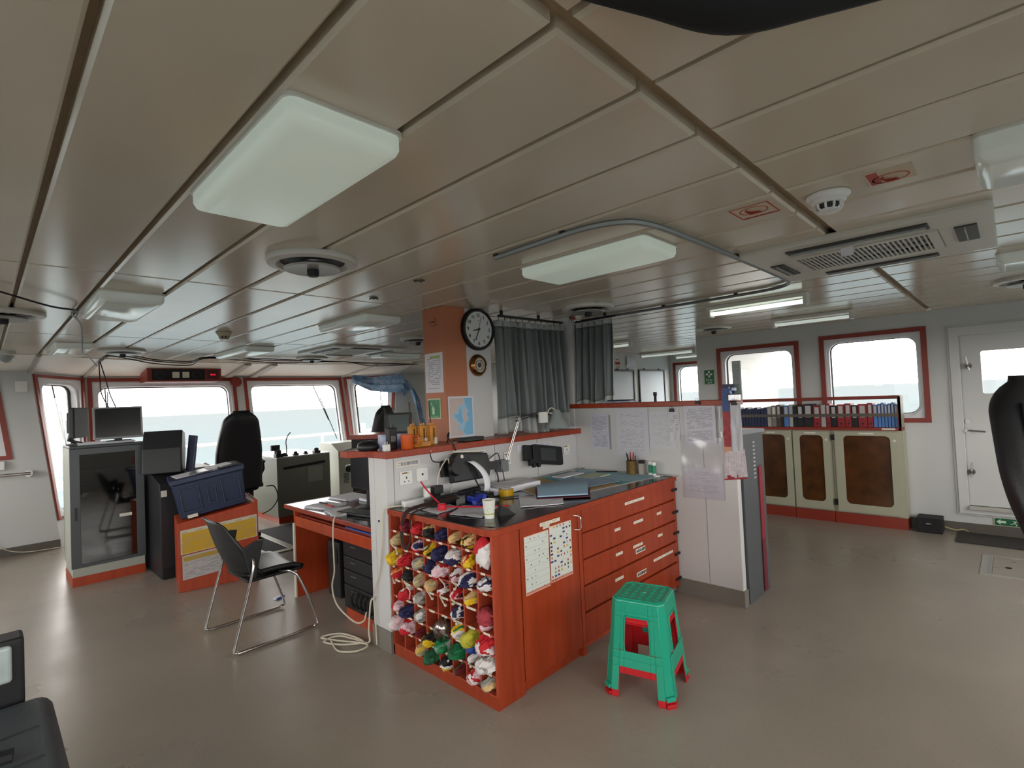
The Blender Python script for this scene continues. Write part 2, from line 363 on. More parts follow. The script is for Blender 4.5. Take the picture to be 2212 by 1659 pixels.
HEAD = [(-1.8, 8.55), (.44, 8.6), (1.06, 9.6), (2.2, 9.6), (4.0, 9.6), (5.05, 9.6), (5.69, 8.6), (7.8, 8.55)]
sb = B()
for i in range(7):
    e0, e1, h0, h1 = EDGE[i], EDGE[i+1], HEAD[i], HEAD[i+1]
    sb.hexa([(e0[0], e0[1], 2.322), (e1[0], e1[1], 2.322), (h1[0], h1[1], 2.18), (h0[0], h0[1], 2.18), (e0[0], e0[1], 2.38), (e1[0], e1[1], 2.38), (h1[0], h1[1], 2.38), (h0[0], h0[1], 2.38)])
struct('trim_1', sb, mat('soffit_panel', 'd8d6cf', .45, var=.05))
rb = B()
for i in (1, 2, 5, 6):
    e, h = EDGE[i], HEAD[i]; rb.tube([(e[0], e[1], 2.325), (h[0], h[1], 2.175)], .03, 6)
for xx in (2.95, 3.35): rb.box(xx-.05, 8.6, 2.29, xx+.05, 9.58, 2.32, Matrix.Translation((xx, 8.6, 2.32)) @ Matrix.Rotation(-.142, 4, 'X') @ Matrix.Translation((-xx, -8.6, -2.32)))
struct('trim_2', rb, mat('soffit_rib', 'a9a6a0', .5))
class Q:
    """a wall plane on 4 world corners; P(s,t,d): s,t in metres along it, d outwards"""
    def __init__(s, bl, br, tr, tl, out):
        s.c = [Vector(p) for p in (bl, br, tr, tl)]; s.w = (s.c[1]-s.c[0]).length; s.h = (s.c[3]-s.c[0]).z
        s.n = (s.c[1]-s.c[0]).cross(s.c[3]-s.c[0]).normalized()
        if s.n.dot(Vector(out)) < 0: s.n = -s.n
    def P(s, a, b, d=0):
        u, v = a/s.w, b/s.h; c = s.c
        return (c[0]*(1-u)+c[1]*u)*(1-v)+(c[3]*(1-u)+c[2]*u)*v + s.n*d
def wall(name, q, holes=(), th=.1, m=WALL):
    b = B(); S = sorted({0, q.w} | {h[0] for h in holes} | {h[2] for h in holes}); T = sorted({0, q.h} | {h[1] for h in holes} | {h[3] for h in holes})
    for s0, s1 in zip(S, S[1:]):
        for t0, t1 in zip(T, T[1:]):
            if any(h[0] <= (s0+s1)/2 <= h[2] and h[1] <= (t0+t1)/2 <= h[3] for h in holes): continue
            b.hexa([q.P(s0, t0), q.P(s1, t0), q.P(s1, t0, th), q.P(s0, t0, th), q.P(s0, t1), q.P(s1, t1), q.P(s1, t1, th), q.P(s0, t1, th)])
    return struct(name, b, m)
NW = [0]
def window(q, h, trim=.05, fr=.07, r=.13, deep=.1):
    NW[0] += 1; s0, t0, s1, t1 = h; root = bpy.data.objects.new('window_%d' % NW[0], None); COL.objects.link(root); root['kind'] = 'structure'
    root.location = q.P((s0+s1)/2, t0); MW[root.name] = Matrix.Translation(root.location)
    f = lambda a, b, d: q.P(a, b, d)
    part(root, 'window_trim', B().ring(crect(s0, t0, s1, t1), crect(s0+trim, t0+trim, s1-trim, t1-trim), -.02, .02, f), REDT)
    a, b_, c, d = s0+trim, t0+trim, s1-trim, t1-trim
    part(root, 'window_frame', B().ring(crect(a, b_, c, d), rrect(a+fr*.45, b_+fr*.45, c-fr*.45, d-fr*.45, r+.03), 0, .025, f).ring(rrect(a+fr*.45, b_+fr*.45, c-fr*.45, d-fr*.45, r+.03), rrect(a+fr, b_+fr, c-fr, d-fr, r), .02, deep+.03, f), WFR, smooth=40)
    part(root, 'window_gasket', B().ring(rrect(a+fr-.004, b_+fr-.004, c-fr+.004, d-fr+.004, r), rrect(a+fr+.008, b_+fr+.008, c-fr-.008, d-fr-.008, r-.01), deep-.02, deep+.01, f), RUB)
    part(root, 'window_pane', B().prism(rrect(a+fr, b_+fr, c-fr, d-fr, r), deep-.008, deep, f), GLASS)
    return root
Z = 2.34
# starboard wall with two windows and the weathertight door (s runs along +y from -1.8)
qs = Q((7.1, -1.8, 0), (7.1, 3.2, 0), (7.1, 3.2, Z), (7.1, -1.8, Z), (1, 0, 0))
hs = [(2.44, 1.135, 3.46, 2.175), (3.685, 1.135, 4.71, 2.15)]
wall('wall_right', qs, hs+[(1.352, .29, 2.18, 2.04)])
for h in hs: window(qs, h, fr=.045, r=.11)
# inner return and the recess beyond it
wall('wall_return', Q((7.2, 3.2, 0), (10.2, 3.2, 0), (10.2, 3.2, Z), (7.2, 3.2, Z), (0, -1, 0)), m=WALL)
wall('wall_back', Q((7.7, 5.2, 0), (10.3, 5.2, 0), (10.3, 5.2, Z), (7.7, 5.2, Z), (0, 1, 0)), m=WALL)
qf = Q((10.2, 3.2, 0), (10.2, 5.2, 0), (10.2, 5.2, Z), (10.2, 3.2, Z), (1, 0, 0)); hf = (.5, .8, 1.92, 2.18); wall('wall_far', qf, [hf]); window(qf, hf, fr=.05)
wall('wall_side', Q((7.7, 5.301, 0), (7.7, 8.6, 0), (7.7, 8.6, Z), (7.7, 5.301, Z), (1, 0, 0)))
# front of the bridge: wing walls, two slanted facets, raked centre
qw = Q((5.44, 8.55, 0), (7.8, 8.55, 0), (7.8, 8.604, Z), (5.70, 8.604, Z), (0, 1, 0)); hw = (.9, 1.1, 1.9, 2.1); wall('wall_front_right', qw, [hw]); window(qw, hw)
qp = Q((-1.45, 8.55, 0), (.69, 8.55, 0), (.419, 8.604, Z), (-1.8, 8.604, Z), (0, 1, 0)); hp = (.55, 1.13, 1.86, 2.15); wall('wall_front_left', qp, [hp]); window(qp, hp)
q1 = Q((.69, 8.55, 0), (1.06, 9.15, 0), (1.06, 9.64, Z), (.419, 8.604, Z), (-1, .6, 0)); h1 = (.02, .33, q1.w-.02, 2.15); wall('wall_facet_left', q1, [h1]); window(q1, h1, r=.1, trim=.035)
q4 = Q((5.05, 9.15, 0), (5.44, 8.55, 0), (5.70, 8.604, Z), (5.05, 9.64, Z), (1, .6, 0)); h4 = (.02, .33, q4.w-.02, 2.15); wall('wall_facet_right', q4, [h4]); window(q4, h4, r=.1, trim=.035)
qc = Q((1.06, 9.15, 0), (5.05, 9.15, 0), (5.05, 9.64, Z), (1.06, 9.64, Z), (0, 1, 0)); hc = [(.03, .33, 2.01, 2.15), (2.14, .33, 3.96, 2.15)]
wall('wall_front', qc, hc)
for h in hc: window(qc, h)
# port and aft sides, behind the photographer, with unseen windows made large for light
ql = Q((-1.8, -1.8, 0), (-1.8, 8.6, 0), (-1.8, 8.6, Z), (-1.8, -1.8, Z), (-1, 0, 0)); hl = [(.4, .95, 2.2, 2.2), (2.7, .95, 4.5, 2.2), (5.1, .95, 6.9, 2.2), (7.5, .95, 9.3, 2.2)]; wall('wall_left', ql, hl)
qa = Q((-1.8, -1.8, 0), (7.2, -1.8, 0), (7.2, -1.8, Z), (-1.8, -1.8, Z), (0, -1, 0)); ha = [(.4, .85, 2.2, 2.2), (2.4, .85, 4.2, 2.2), (4.4, .85, 6.2, 2.2), (6.4, .85, 8.2, 2.2)]; wall('wall_aft', qa, ha)
for q, hh in ((ql, hl), (qa, ha)):
    for h in hh: window(q, h)
BBM = mat('baseboard_grey', '5b574f', .5)
struct('baseboard_left', B().box(-1.6, 8.53, 0, .68, 8.55, .1), BBM); struct('baseboard_right', B().box(7.08, -1.8, 0, 7.1, 3.2, .1), BBM)
# partition walls of the chart space
PAR = mat('partition_paint', 'c8c8c8', .42, var=.06, vs=2, bump=.05)
struct('wall_partition', B().box(1.82, 2.93, 0, 3.91, 3.14, 1.245).box(1.815, 3.07, 0, 1.825, 3.075, 1.245), PAR, bevel=.006)
struct('wall_partition_side', B().box(3.85, 1.475, 0, 3.91, 2.93, 1.475), PAR, bevel=.006)
struct('baseboard_partition', B().box(1.812, 2.925, 0, 3.9, 3.148, .135), mat('kick_grey', '77736b', .55))
struct('baseboard_partition_side', B().box(3.842, 1.467, 0, 3.918, 2.0, .12), mat('kick_grey', '77736b', .55))
sc1 = B()
for p in ((1.88, 2.929), (2.8, 2.929), (3.3, 2.929)): sc1.box(p[0]-.002, p[1]-.001, .93, p[0]+.002, p[1]+.002, 1.24)
sc1.box(3.848, 1.72, .12, 3.852, 1.724, 1.47)
struct('trim_3', sc1, mat('joint_line', '8b8b88', .6))
led = B(); led.prism([(1.79, 2.87), (3.87, 2.87), (3.87, 3.3), (1.70, 3.3), (1.70, 3.2), (1.79, 3.12)], 1.245, 1.29, lambda a, b, d: (a, b, d))
lt = one('partition_ledge', led, RED, 'long red-brown wooden ledge along the top of the partition behind the chart table', 'ledge', bevel=.004)
one('partition_ledge', B().box(3.83, 1.45, 1.475, 3.97, 2.97, 1.515), RED, 'red-brown wooden ledge on top of the low wall hung with papers', 'ledge', bevel=.004)
struct('trim_4', B().box(3.84, 2.93, 1.25, 3.91, 3.14, 2.33).box(3.83, 2.92, 1.22, 3.86, 2.95, 1.3), PAR)
# salmon column and grey panel
struct('trim_5', B().box(2.475, 3.10, 0, 2.70, 3.36, 2.33), mat('salmon_paint', 'b8714e', .5, var=.1, vs=3), bevel=.004)
struct('trim_6', B().box(2.70, 3.105, 1.29, 2.97, 3.15, 2.33), PAR, bevel=.003)
sk = thing('pipe_bracket', 'small salmon-painted bracket plate high on the salmon column', 'bracket', (2.475, 3.22, 2.2))
part(sk, 'plate', B().box(2.462, 3.19, 2.19, 2.475, 3.25, 2.24), mat('salmon_paint', 'b8714e'))
part(sk, 'screw', B().cyl((2.462, 3.205, 2.215), (2.457, 3.205, 2.215), .006).cyl((2.462, 3.235, 2.215), (2.457, 3.235, 2.215), .006), DARK)
# ---------------------------------------------------------------- the door
dr = bpy.data.objects.new('door_1', None); COL.objects.link(dr); dr['kind'] = 'structure'; dr.location = (7.1, -.03, .25); MW[dr.name] = Matrix.Translation(dr.location)
X = lambda d: (lambda a, b, e: (7.1+e, a, b))
part(dr, 'door_frame', B().ring(crect(-.52, .2, .46, 2.13), crect(-.448, .285, .38, 2.036), -.03, .03, X(0)).ring(crect(-.54, .18, .48, 2.15), crect(-.52, .2, .46, 2.13), -.012, 0, X(0)), WHITE, bevel=.006)
dl = part(dr, 'door_leaf', B().ring(crect(-.47, .27, .40, 2.06), rrect(-.23, 1.43, .22, 1.865, .02), .02, .06, X(0)), WHITE, bevel=.004)
part(dr, 'door_pane', B().box(7.12, -.23, 1.43, 7.128, .22, 1.865), GLASS)
part(dr, 'door_sill', B().box(7.04, -.45, .25, 7.1, .38, .285), STEEL)
def dog(y, z, a):
    k = part(dr, 'door_dog', B().cyl((7.1, y, z), (7.06, y, z), .03, .026, 20).cyl((7.06, y, z), (7.045, y, z), .016, .012, 16), mat('hardware_dark', '5c5a54', .35, .8), smooth=35)
    mx = Matrix.Translation((7.055, y, z)) @ Matrix.Rotation(a, 4, 'X') @ Matrix.Translation((-7.055, -y, -z))
    part(k, 'lever', B().box(7.048, y-.008, z-.05, 7.06, y+.008, z+.1, mx), STEEL, bevel=.003)
dog(.32, 1.72, -.15); dog(.345, .63, .05)
hd = part(dr, 'door_handle', B().cyl((7.1, .355, 1.055), (7.07, .355, 1.055), .027, seg=20).cyl((7.07, .355, 1.055), (7.05, .355, 1.055), .018).tube([(7.055, .355, 1.055), (7.05, .31, 1.055), (7.05, .22, 1.045)], .009), STEEL, smooth=35)
part(dr, 'door_lock', B().cyl((7.1, .35, 1.15), (7.085, .35, 1.15), .022, seg=20), STEEL)
# ---------------------------------------------------------------- outside
sea = bpy.data.materials.new('sea_water'); sea.use_nodes = True; t, n, l, b_ = nt_of(sea); n.remove(b_)
df = n.new('ShaderNodeBsdfDiffuse'); gl = n.new('ShaderNodeBsdfGlossy'); gl.inputs['Roughness'].default_value = .35; gl.inputs['Color'].default_value = (.088, .1, .104, 1); fr = n.new('ShaderNodeFresnel'); fr.inputs[0].default_value = 1.2
mx = n.new('ShaderNodeMixShader'); l.new(fr.outputs[0], mx.inputs[0]); l.new(df.outputs[0], mx.inputs[1]); l.new(gl.outputs[0], mx.inputs[2]); l.new(mx.outputs[0], n['Material Output'].inputs[0])
tc = n.new('ShaderNodeTexCoord'); mp = n.new('ShaderNodeMapping'); mp.inputs['Scale'].default_value = (.02, .05, 1); l.new(tc.outputs['Object'], mp.inputs[0]); nz = n.new('ShaderNodeTexNoise'); nz.inputs['Scale'].default_value = 3; nz.inputs['Detail'].default_value = 9; l.new(mp.outputs[0], nz.inputs['Vector'])
rp = n.new('ShaderNodeValToRGB'); rp.color_ramp.elements[0].position = .35; rp.color_ramp.elements[1].position = .7; rp.color_ramp.elements[0].color = (.088, .118, .132, 1); rp.color_ramp.elements[1].color = (.102, .130, .141, 1)
l.new(nz.outputs['Fac'], rp.inputs['Fac']); l.new(rp.outputs['Color'], df.inputs['Color'])
s_ = B(); s_.face([s_.bm.verts.new(p) for p in ((-4000, -4000, 0), (4000, -4000, 0), (4000, 4000, 0), (-4000, 4000, 0))]); so = struct('sea', s_, sea); so.location = (0, 0, -16)
rl = thing('ship_railing', 'white tubular ship railing outside beyond the front windows', 'railing', (3.5, 12, -1.5))
part(rl, 'top_rail', B().tube([(-2, 12, .88), (8.5, 12, .93)], .035), WPL); part(rl, 'middle_rail', B().tube([(-2, 12, .45), (8.5, 12, .48)], .02), WPL)
for xx in (-1.2, .6, 2.4, 4.1, 5.75, 7.4): part(rl, 'post', B().cyl((xx, 12, -1.5), (xx, 12, .9), .03), WPL)
struct('deck', B().box(-3, 9.9, -1.6, 9, 12.6, -1.5), mat('deck_paint', '6a4a3c', .7))
WM = mat('wiper_black', '1c1c20', .5)
for i, (a, b2, nm) in enumerate((((.68, 9.30, 2.1), (.86, 9.42, .95), 'black window wiper outside the narrow angled left window'), ((1.3, 9.72, 2.2), (1.33, 9.70, 1.5), 'black window wiper at the left edge of the widest front window'),
        ((4.42, 9.72, 2.2), (4.9, 9.6, .95), 'long black window wiper hanging across the second front window'), ((5.75, 9.35, 2.1), (5.62, 9.1, 1.1), 'black window wiper behind the window with the blue cloth'))):
    w = thing('window_wiper', nm, 'wiper', b2); A, Bb = Vector(a), Vector(b2); d = Bb-A
    part(w, 'arm', B().tube([A, A+d*.7], .009, 6), WM); part(w, 'blade', B().tube([A+d*.35+Vector((.03, 0, 0)), Bb], .008, 6), WM)
# ================================================================ things on the ceiling
DIF = mat('lamp_diffuser', 'ccd4cb', .35, emit=.075, emcol='dfeedd'); DIFO = mat('lamp_diffuser_dim', 'd3d8d2', .12, emit=.02, emcol='dfeedd'); TUBE = mat('lit_tube', 'eef6f0', .4, emit=.55, emcol='e6f4ea'); BODY = mat('lamp_body', 'cfcdc4', .4)
def lamp(x0, y0, x1, y1, label, d=DIF, h=.065):
    t = thing('ceiling_light', label, 'ceiling light', ((x0+x1)/2, (y0+y1)/2, 2.33), group=None)
    b = B(); f = lambda a, c, e: (a, c, e)
    o = rrect(x0, y0, x1, y1, .03, 4); i1 = rrect(x0+.008, y0+.008, x1-.008, y1-.008, .026, 4); i2 = rrect(x0+.035, y0+.035, x1-.035, y1-.035, .015, 4)
    L = [[b.bm.verts.new((px, py, z)) for px, py in q] for q, z in ((o, 2.332), (o, 2.33-h*.6), (i1, 2.33-h*.85), (i2, 2.33-h))]
    for p, q in zip(L, L[1:]):
        for k in range(len(p)): b.face([p[k], p[(k+1) % len(p)], q[(k+1) % len(p)], q[k]])
    b.face(L[-1]); b.face(L[0][::-1])
    part(t, 'diffuser', b, d, smooth=50)
    part(t, 'mounting_frame', B().ring(rrect(x0-.006, y0-.006, x1+.006, y1+.006, .03, 4), rrect(x0+.02, y0+.02, x1-.02, y1-.02, .02, 4), 2.322, 2.334, f), BODY)
    return t
lamp(.50, 1.16, .815, 1.94, 'large glowing rectangular ceiling light nearest the camera, above the left side')
lamp(2.13, 1.18, 2.47, 1.96, 'glowing rectangular ceiling light above the chart table, inside the curved rail')
lamp(.49, 3.73, .81, 4.58, 'rectangular ceiling light reflecting the windows, over the grey equipment rack side', DIFO)
lamp(2.10, -.75, 2.47, .05, 'rectangular ceiling light cut by the right edge of the picture', DIFO, .09)
lamp(2.15, 3.68, 2.5, 4.5, 'rectangular ceiling light just left of the salmon column', DIFO)
lamp(.51, 6.56, .81, 7.45, 'ceiling light above the rack next to the left window', DIFO)
lamp(2.12, 6.25, 2.45, 7.35, 'ceiling light in front of the windows beside the smoke detector', DIFO)
lamp(4.22, -.55, 4.62, .03, 'small ceiling light beyond the air conditioner at the right edge', DIFO)
lamp(4.0, 6.45, 4.7, 6.75, 'dark framed ceiling light behind the column towards the front windows', DIFO)
def tube_lamp(x, y0, y1, label, mt=TUBE):
    t = thing('tube_light', label, 'ceiling light', (x, (y0+y1)/2, 2.33), group=None)
    part(t, 'housing', B().box(x-.06, y0, 2.295, x+.06, y1, 2.331), BODY, bevel=.006)
    part(t, 'end_cap', B().box(x-.05, y0+.0, 2.235, x+.05, y0+.03, 2.296), BODY, bevel=.004); part(t, 'end_cap', B().box(x-.05, y1-.03, 2.235, x+.05, y1, 2.296), BODY, bevel=.004)
    for s in (-1, 1): part(t, 'tube', B().cyl((x+s*.025, y0+.03, 2.262), (x+s*.025, y1-.03, 2.262), .014), mt)
tube_lamp(4.56, 1.12, 1.92, 'bright fluorescent tube light in the middle of the ceiling left of the air conditioner')
tube_lamp(6.06, 1.1, 1.85, 'dim fluorescent tube light closest to the right-hand windows', mat('dim_tube', 'e4ebe6', .3, emit=.15, emcol='e6f4ea'))
tube_lamp(6.3, 3.75, 4.35, 'small tube light right of the short curtain', mat('dim_tube', 'e4ebe6', .3))
tube_lamp(8.7, 3.95, 5.0, 'long tube light in the far recess above the wall boards', mat('dim_tube', 'e4ebe6', .3)); tube_lamp(9.9, 4.3, 4.9, 'farthest small tube light over the window in the recess', mat('dim_tube', 'e4ebe6', .3))
VG = mat('vent_grey', 'a3a49f', .4, .2); VD = mat('vent_dark', '2e2d2a', .5); VW = mat('vent_white', 'c9c8c0', .4)
def vent(x, y, r, label):
    t = thing('round_air_vent', label, 'air vent', (x, y, 2.33)); c = (x, y, 2.33)
    part(t, 'flange', B().lathe([(r*.62, .0), (r*.98, 0), (r, -.012), (r*.97, -.026), (r*.80, -.032), (r*.76, -.02), (r*.62, -.0)], c, 48), VW, smooth=50)
    part(t, 'throat', B().lathe([(r*.8, -.004), (r*.8, -.012), (r*.3, -.013), (r*.3, -.004)], c, 40), VD, smooth=50)
    part(t, 'damper_disc', B().lathe([(0, -.03), (r*.3, -.03), (r*.55, -.036), (r*.63, -.046), (r*.60, -.054), (r*.45, -.052), (r*.2, -.05), (0, -.05)], c, 40), VG, smooth=50)
    part(t, 'knob', B().lathe([(0, -.05), (.028, -.05), (.028, -.078), (.02, -.085), (0, -.085)], c, 20), DARK, smooth=40)
vent(1.165, 2.47, .215, 'large round air vent next to the big lit ceiling light'); vent(3.53, 2.5, .215, 'round white air vent above the gap between the two curtains')
vent(.12, 4.85, .22, 'round air vent cut by the left edge of the picture'); vent(1.13, 7.15, .22, 'round air vent hanging over the front left windows')
vent(3.45, 7.45, .22, 'round air vent in front of the ceiling air conditioner by the front windows'); vent(3.5, 4.85, .2, 'round air vent half hidden by the salmon column')
vent(6.05, 2.5, .2, 'round air vent close to the first aid sign wall'); vent(5.5, -.12, .2, 'round air vent at the right edge near the door')
ACW = mat('ac_panel', 'c4c3b8', .45)
def aircon(x0, y0, x1, y1, label, full=True):
    t = thing('ceiling_air_conditioner', label, 'air conditioner', ((x0+x1)/2, (y0+y1)/2, 2.33)); f = lambda a, b, d: (a, b, d)
    part(t, 'panel', B().ring(rrect(x0, y0, x1, y1, .02, 3), rrect(x0+.26, y0+.2, x1-.26, y1-.17, .01, 3), 2.305, 2.336, f), ACW, bevel=.008)
    w = (x0+.26, y0+.2, x1-.26, y1-.17)
    g = B().ring(crect(*w, k=0), crect(w[0]+.04, w[1]+.04, w[2]-.04, w[3]-.04, k=0), 2.298, 2.32, f)
    yy = w[1]+.05
    while yy < w[3]-.05: g.box(w[0]+.04, yy, 2.3, w[2]-.04, yy+.0075, 2.305); yy += .021
    for xx in (w[0]+.15, w[0]+.28): g.box(xx, w[1]+.04, 2.304, xx+.006, w[3]-.04, 2.318)
    part(t, 'intake_grille', g, ACW); part(t, 'filter', B().box(w[0]+.02, w[1]+.02, 2.325, w[2]-.02, w[3]-.02, 2.332), VD)
    for k, q in enumerate(((x0+.08, y0+.22, x0+.19, y1-.22), (x1-.15, y0+.24, x1-.07, y1-.24), (x0+.28, y0+.06, x1-.36, y0+.14), (x0+.36, y1-.13, x1-.28, y1-.06))):
        o = part(t, 'outlet', B().box(*q[:2], 2.298, *q[2:], 2.306), VD)
        part(o, 'louvre', B().box(q[0]+(.045 if k < 2 else .01), q[1]+(.01 if k < 2 else .04), 2.288, q[2]-(.045 if k < 2 else .01), q[3]-(.01 if k < 2 else .035), 2.298), VG)
    part(t, 'paper_tag', B().box(x0+.25, (y0+y1)/2+.02, 2.26, x0+.252, (y0+y1)/2+.075, 2.31), PAPER, label='small white paper tag') if full else None
aircon(2.9, .02, 3.88, 1.05, 'large ceiling air conditioner with ribbed grille at the right'); aircon(2.95, 5.75, 3.98, 6.8, 'ceiling air conditioner in front of the windows left of the salmon column', False)
def detector(x, y, r, label, c=WPL):
    t = thing('smoke_detector', label, 'smoke detector', (x, y, 2.33)); p = (x, y, 2.33)
    part(t, 'base', B().lathe([(r*.9, 0), (r, -.003), (r, -.010), (r*.85, -.02), (0, -.02)], p, 36), c, smooth=40)
    part(t, 'head', B().lathe([(r*.8, -.02), (r*.8, -.03), (r*.66, -.038), (0, -.038)], p, 36), c, smooth=40)
    part(t, 'chamber', B().lathe([(r*.5, -.035), (r*.46, -.058), (0, -.058)], p, 24), VD, smooth=40)
    cg = B()
    for k in range(10):
        a = 2*pi*k/10; cg.tube([(x+r*.62*cos(a), y+r*.62*sin(a), 2.294), (x+r*.6*cos(a), y+r*.6*sin(a), 2.276), (x+r*.45*cos(a), y+r*.45*sin(a), 2.266)], .0045, 6)
    cg.lathe([(0, -.06), (r*.5, -.06), (r*.5, -.068), (0, -.07)], p, 24); part(t, 'cage', cg, c)
detector(2.29, .475, .075, 'white smoke detector dome between the two red ceiling signs'); detector(1.6, 5.26, .07, 'yellowed smoke detector hanging above the front console area', mat('yellowed_plastic', 'b9b09a', .45))
SG = mat('sign_base', 'c2b49e', .5)
def csign(x0, y0, x1, y1, label, k):
    t = thing('ceiling_sign', label, 'sign', ((x0+x1)/2, (y0+y1)/2, 2.328)); z = 2.3285; f = lambda a, b, d: (a, b, d)
    part(t, 'plate', B().box(x0, y0, z-.001, x1, y1, z+.002), SG)
    cx, cy = (x0+x1)/2+(.02 if k else -.01), (y0+y1)/2; n_ = 30
    e = lambda a, b, r: [(cx+a*r*cos(2*pi*i/n_), cy+b*r*sin(2*pi*i/n_)) for i in range(n_)]
    b = B().ring(e(.05, .055, 1), e(.045, .050, 1), z-.002, z-.001, f)
    b.tube([(cx-.03, cy+.02, z-.0015), (cx-.012, cy+.03, z-.0015), (cx+.01, cy+.016, z-.0015), (cx+.02, cy-.012, z-.0015), (cx+.034, cy-.02, z-.0015)], [.006, .012, .014, .009, .003], 8, flat=.08)
    if k: b.box(x0+.005, y1-.04, z-.002, x1-.01, y1-.008, z-.001)
    else: b.ring(crect(x0+.004, y0+.004, x1-.004, y1-.004, 0), crect(x0+.01, y0+.01, x1-.01, y1-.01, 0), z-.002, z-.001, f)
    part(t, 'symbol', b, mat('faded_red', 'a83226', .5))
    return t
s1 = csign(2.155, .65, 2.33, .81, 'red framed smoke detector sign left of the detector', 0)
letters(s1, 'DETECTOR DE FUMACA', (2.315, .73, 2.3265), (0, -1, 0), (-1, 0, 0), .011, mat('faded_red', 'a83226'), .13)
csign(2.18, .205, 2.33, .345, 'faded red smoke sign with a solid block right of the detector', 1)
# curtain rail bent around the chart space
RA = mat('rail_aluminium', '8e9290', .4, .5)
pts = smoothline([(1.83, 1.85, 2.312), (1.82, 1.55, 2.312), (1.815, 1.3, 2.312), (1.87, 1.14, 2.312), (2.0, 1.075, 2.312), (2.3, 1.058, 2.312), (2.9, 1.05, 2.312), (3.6, 1.05, 2.312), (3.85, 1.06, 2.312), (4.0, 1.13, 2.312), (4.07, 1.3, 2.312), (4.08, 1.7, 2.312), (4.07, 2.3, 2.312), (4.05, 2.95, 2.312)], 5)
rt_ = thing('curtain_track', 'bent metal curtain track screwed to the ceiling around the chart table', 'curtain track', (1.83, 1.85, 2.31))
part(rt_, 'track', B().tube(pts, .013, 6), RA)
for p in ((1.83, 1.84), (1.815, 1.4), (2.9, 1.05), (4.08, 1.5), (4.07, 2.1)): part(rt_, 'clip', B().box(p[0]-.012, p[1]-.012, 2.318, p[0]+.012, p[1]+.012, 2.332), DARK)
for p, nm in (((1.9, 3.12), 'ragged dark hole with fluff in the ceiling left of the salmon column'), ((1.85, 2.53), 'small torn dark patch in the ceiling beside the round vent')):
    b = B()
    for k in range(9): a = random.random()*6.3; b.tube([(p[0]+.02*random.uniform(-1, 1), p[1]+.03*random.uniform(-1, 1), 2.329), (p[0]+.03*cos(a), p[1]+.04*sin(a), 2.32+.01*random.random())], .004, 5)
    one('torn_tape', b, mat('torn_grey', '5a5248', .8), nm, 'torn tape')
cab = [(.09, 3.93, 2.30), (.31, 4.2, 2.285), (.45, 4.39, 2.30), (.46, 4.7, 2.32), (.58, 5.33, 2.322), (.68, 6.2, 2.2), (.8, 6.96, 2.24), (.98, 7.8, 2.20)]
one('cable', B().tube(smoothline(cab, 6), .006, 6), BLK, 'single black cable clipped to the ceiling from the left edge to the windows', 'cable')
for k, (o_, nm) in enumerate(((0, 'upper black cable sagging along the ceiling in front of the windows'), (-.03, 'lower black cable looping along the ceiling in front of the windows'), (.02, 'thin black cable running behind the two looping ones'))):
    pp = [(1.0, 7.8, 2.24), (1.05, 7.5, 2.3+o_*.3), (1.3, 7.6, 2.29+o_), (1.55, 7.7, 2.255+o_), (1.95, 7.8, 2.25+o_), (2.1, 7.5, 2.30+o_*.3), (3.0, 7.6, 2.285+o_), (4.0, 7.6, 2.29), (4.6, 7.7, 2.27+o_), (5.6, 7.8, 2.29)]
    one('cable', B().tube(smoothline(pp, 6), .007, 6), BLK, nm, 'cable')
for dx, nm in ((0, 'black cable dropping from the ceiling to the monitors on the rack'), (.05, 'second black cable dropping beside the first behind the monitors')):
    one('cable', B().tube(smoothline([(1.0+dx*.2, 7.8, 2.25), (1.0+dx, 7.75, 2.05), (.98+dx*1.5, 7.5, 1.85), (1.03+dx, 7.2, 1.6), (1.0, 6.95, 1.35)], 6), .006, 6), BLK, nm, 'cable')
cd = thing('dome_camera', 'grey dome camera under the ceiling at the far left wall', 'camera', (.17, 7.86, 2.3))
part(cd, 'base', B().lathe([(0, 0), (.085, 0), (.085, -.04), (.07, -.05), (0, -.05)], (.2, 7.6, 2.33), 30), VW, smooth=40); part(cd, 'dome', B().lathe([(.07, -.05), (.068, -.08), (.05, -.11), (.025, -.125), (0, -.13)], (.2, 7.6, 2.33), 30), mat('smoked_dome', '9aa09e', .1), smooth=60)
# black cloth bulge overhead at the top edge
bk = thing('blackout_drape', 'black rolled blackout drape hanging from the ceiling at the top edge of the picture', 'curtain', (.99, .33, 2.32))
part(bk, 'cloth_roll', B().tube(smoothline([(.72, .52, 2.318), (.84, .42, 2.315), (.955, .325, 2.30), (1.06, .215, 2.312), (1.17, .10, 2.318)], 6), [.02+.035*sin(pi*min(1, max(0, i/24))) for i in range(25)], 12), mat('black_cloth', '0e1013', .8), smooth=60)
part(bk, 'hook', B().cyl((.95, .33, 2.3), (.95, .33, 2.335), .006), STEEL)
# ================================================================ chart table block
YF, XF = 1.965, 1.829
DV = mat('pigeonhole_face', 'a8452e', .4, var=.1)
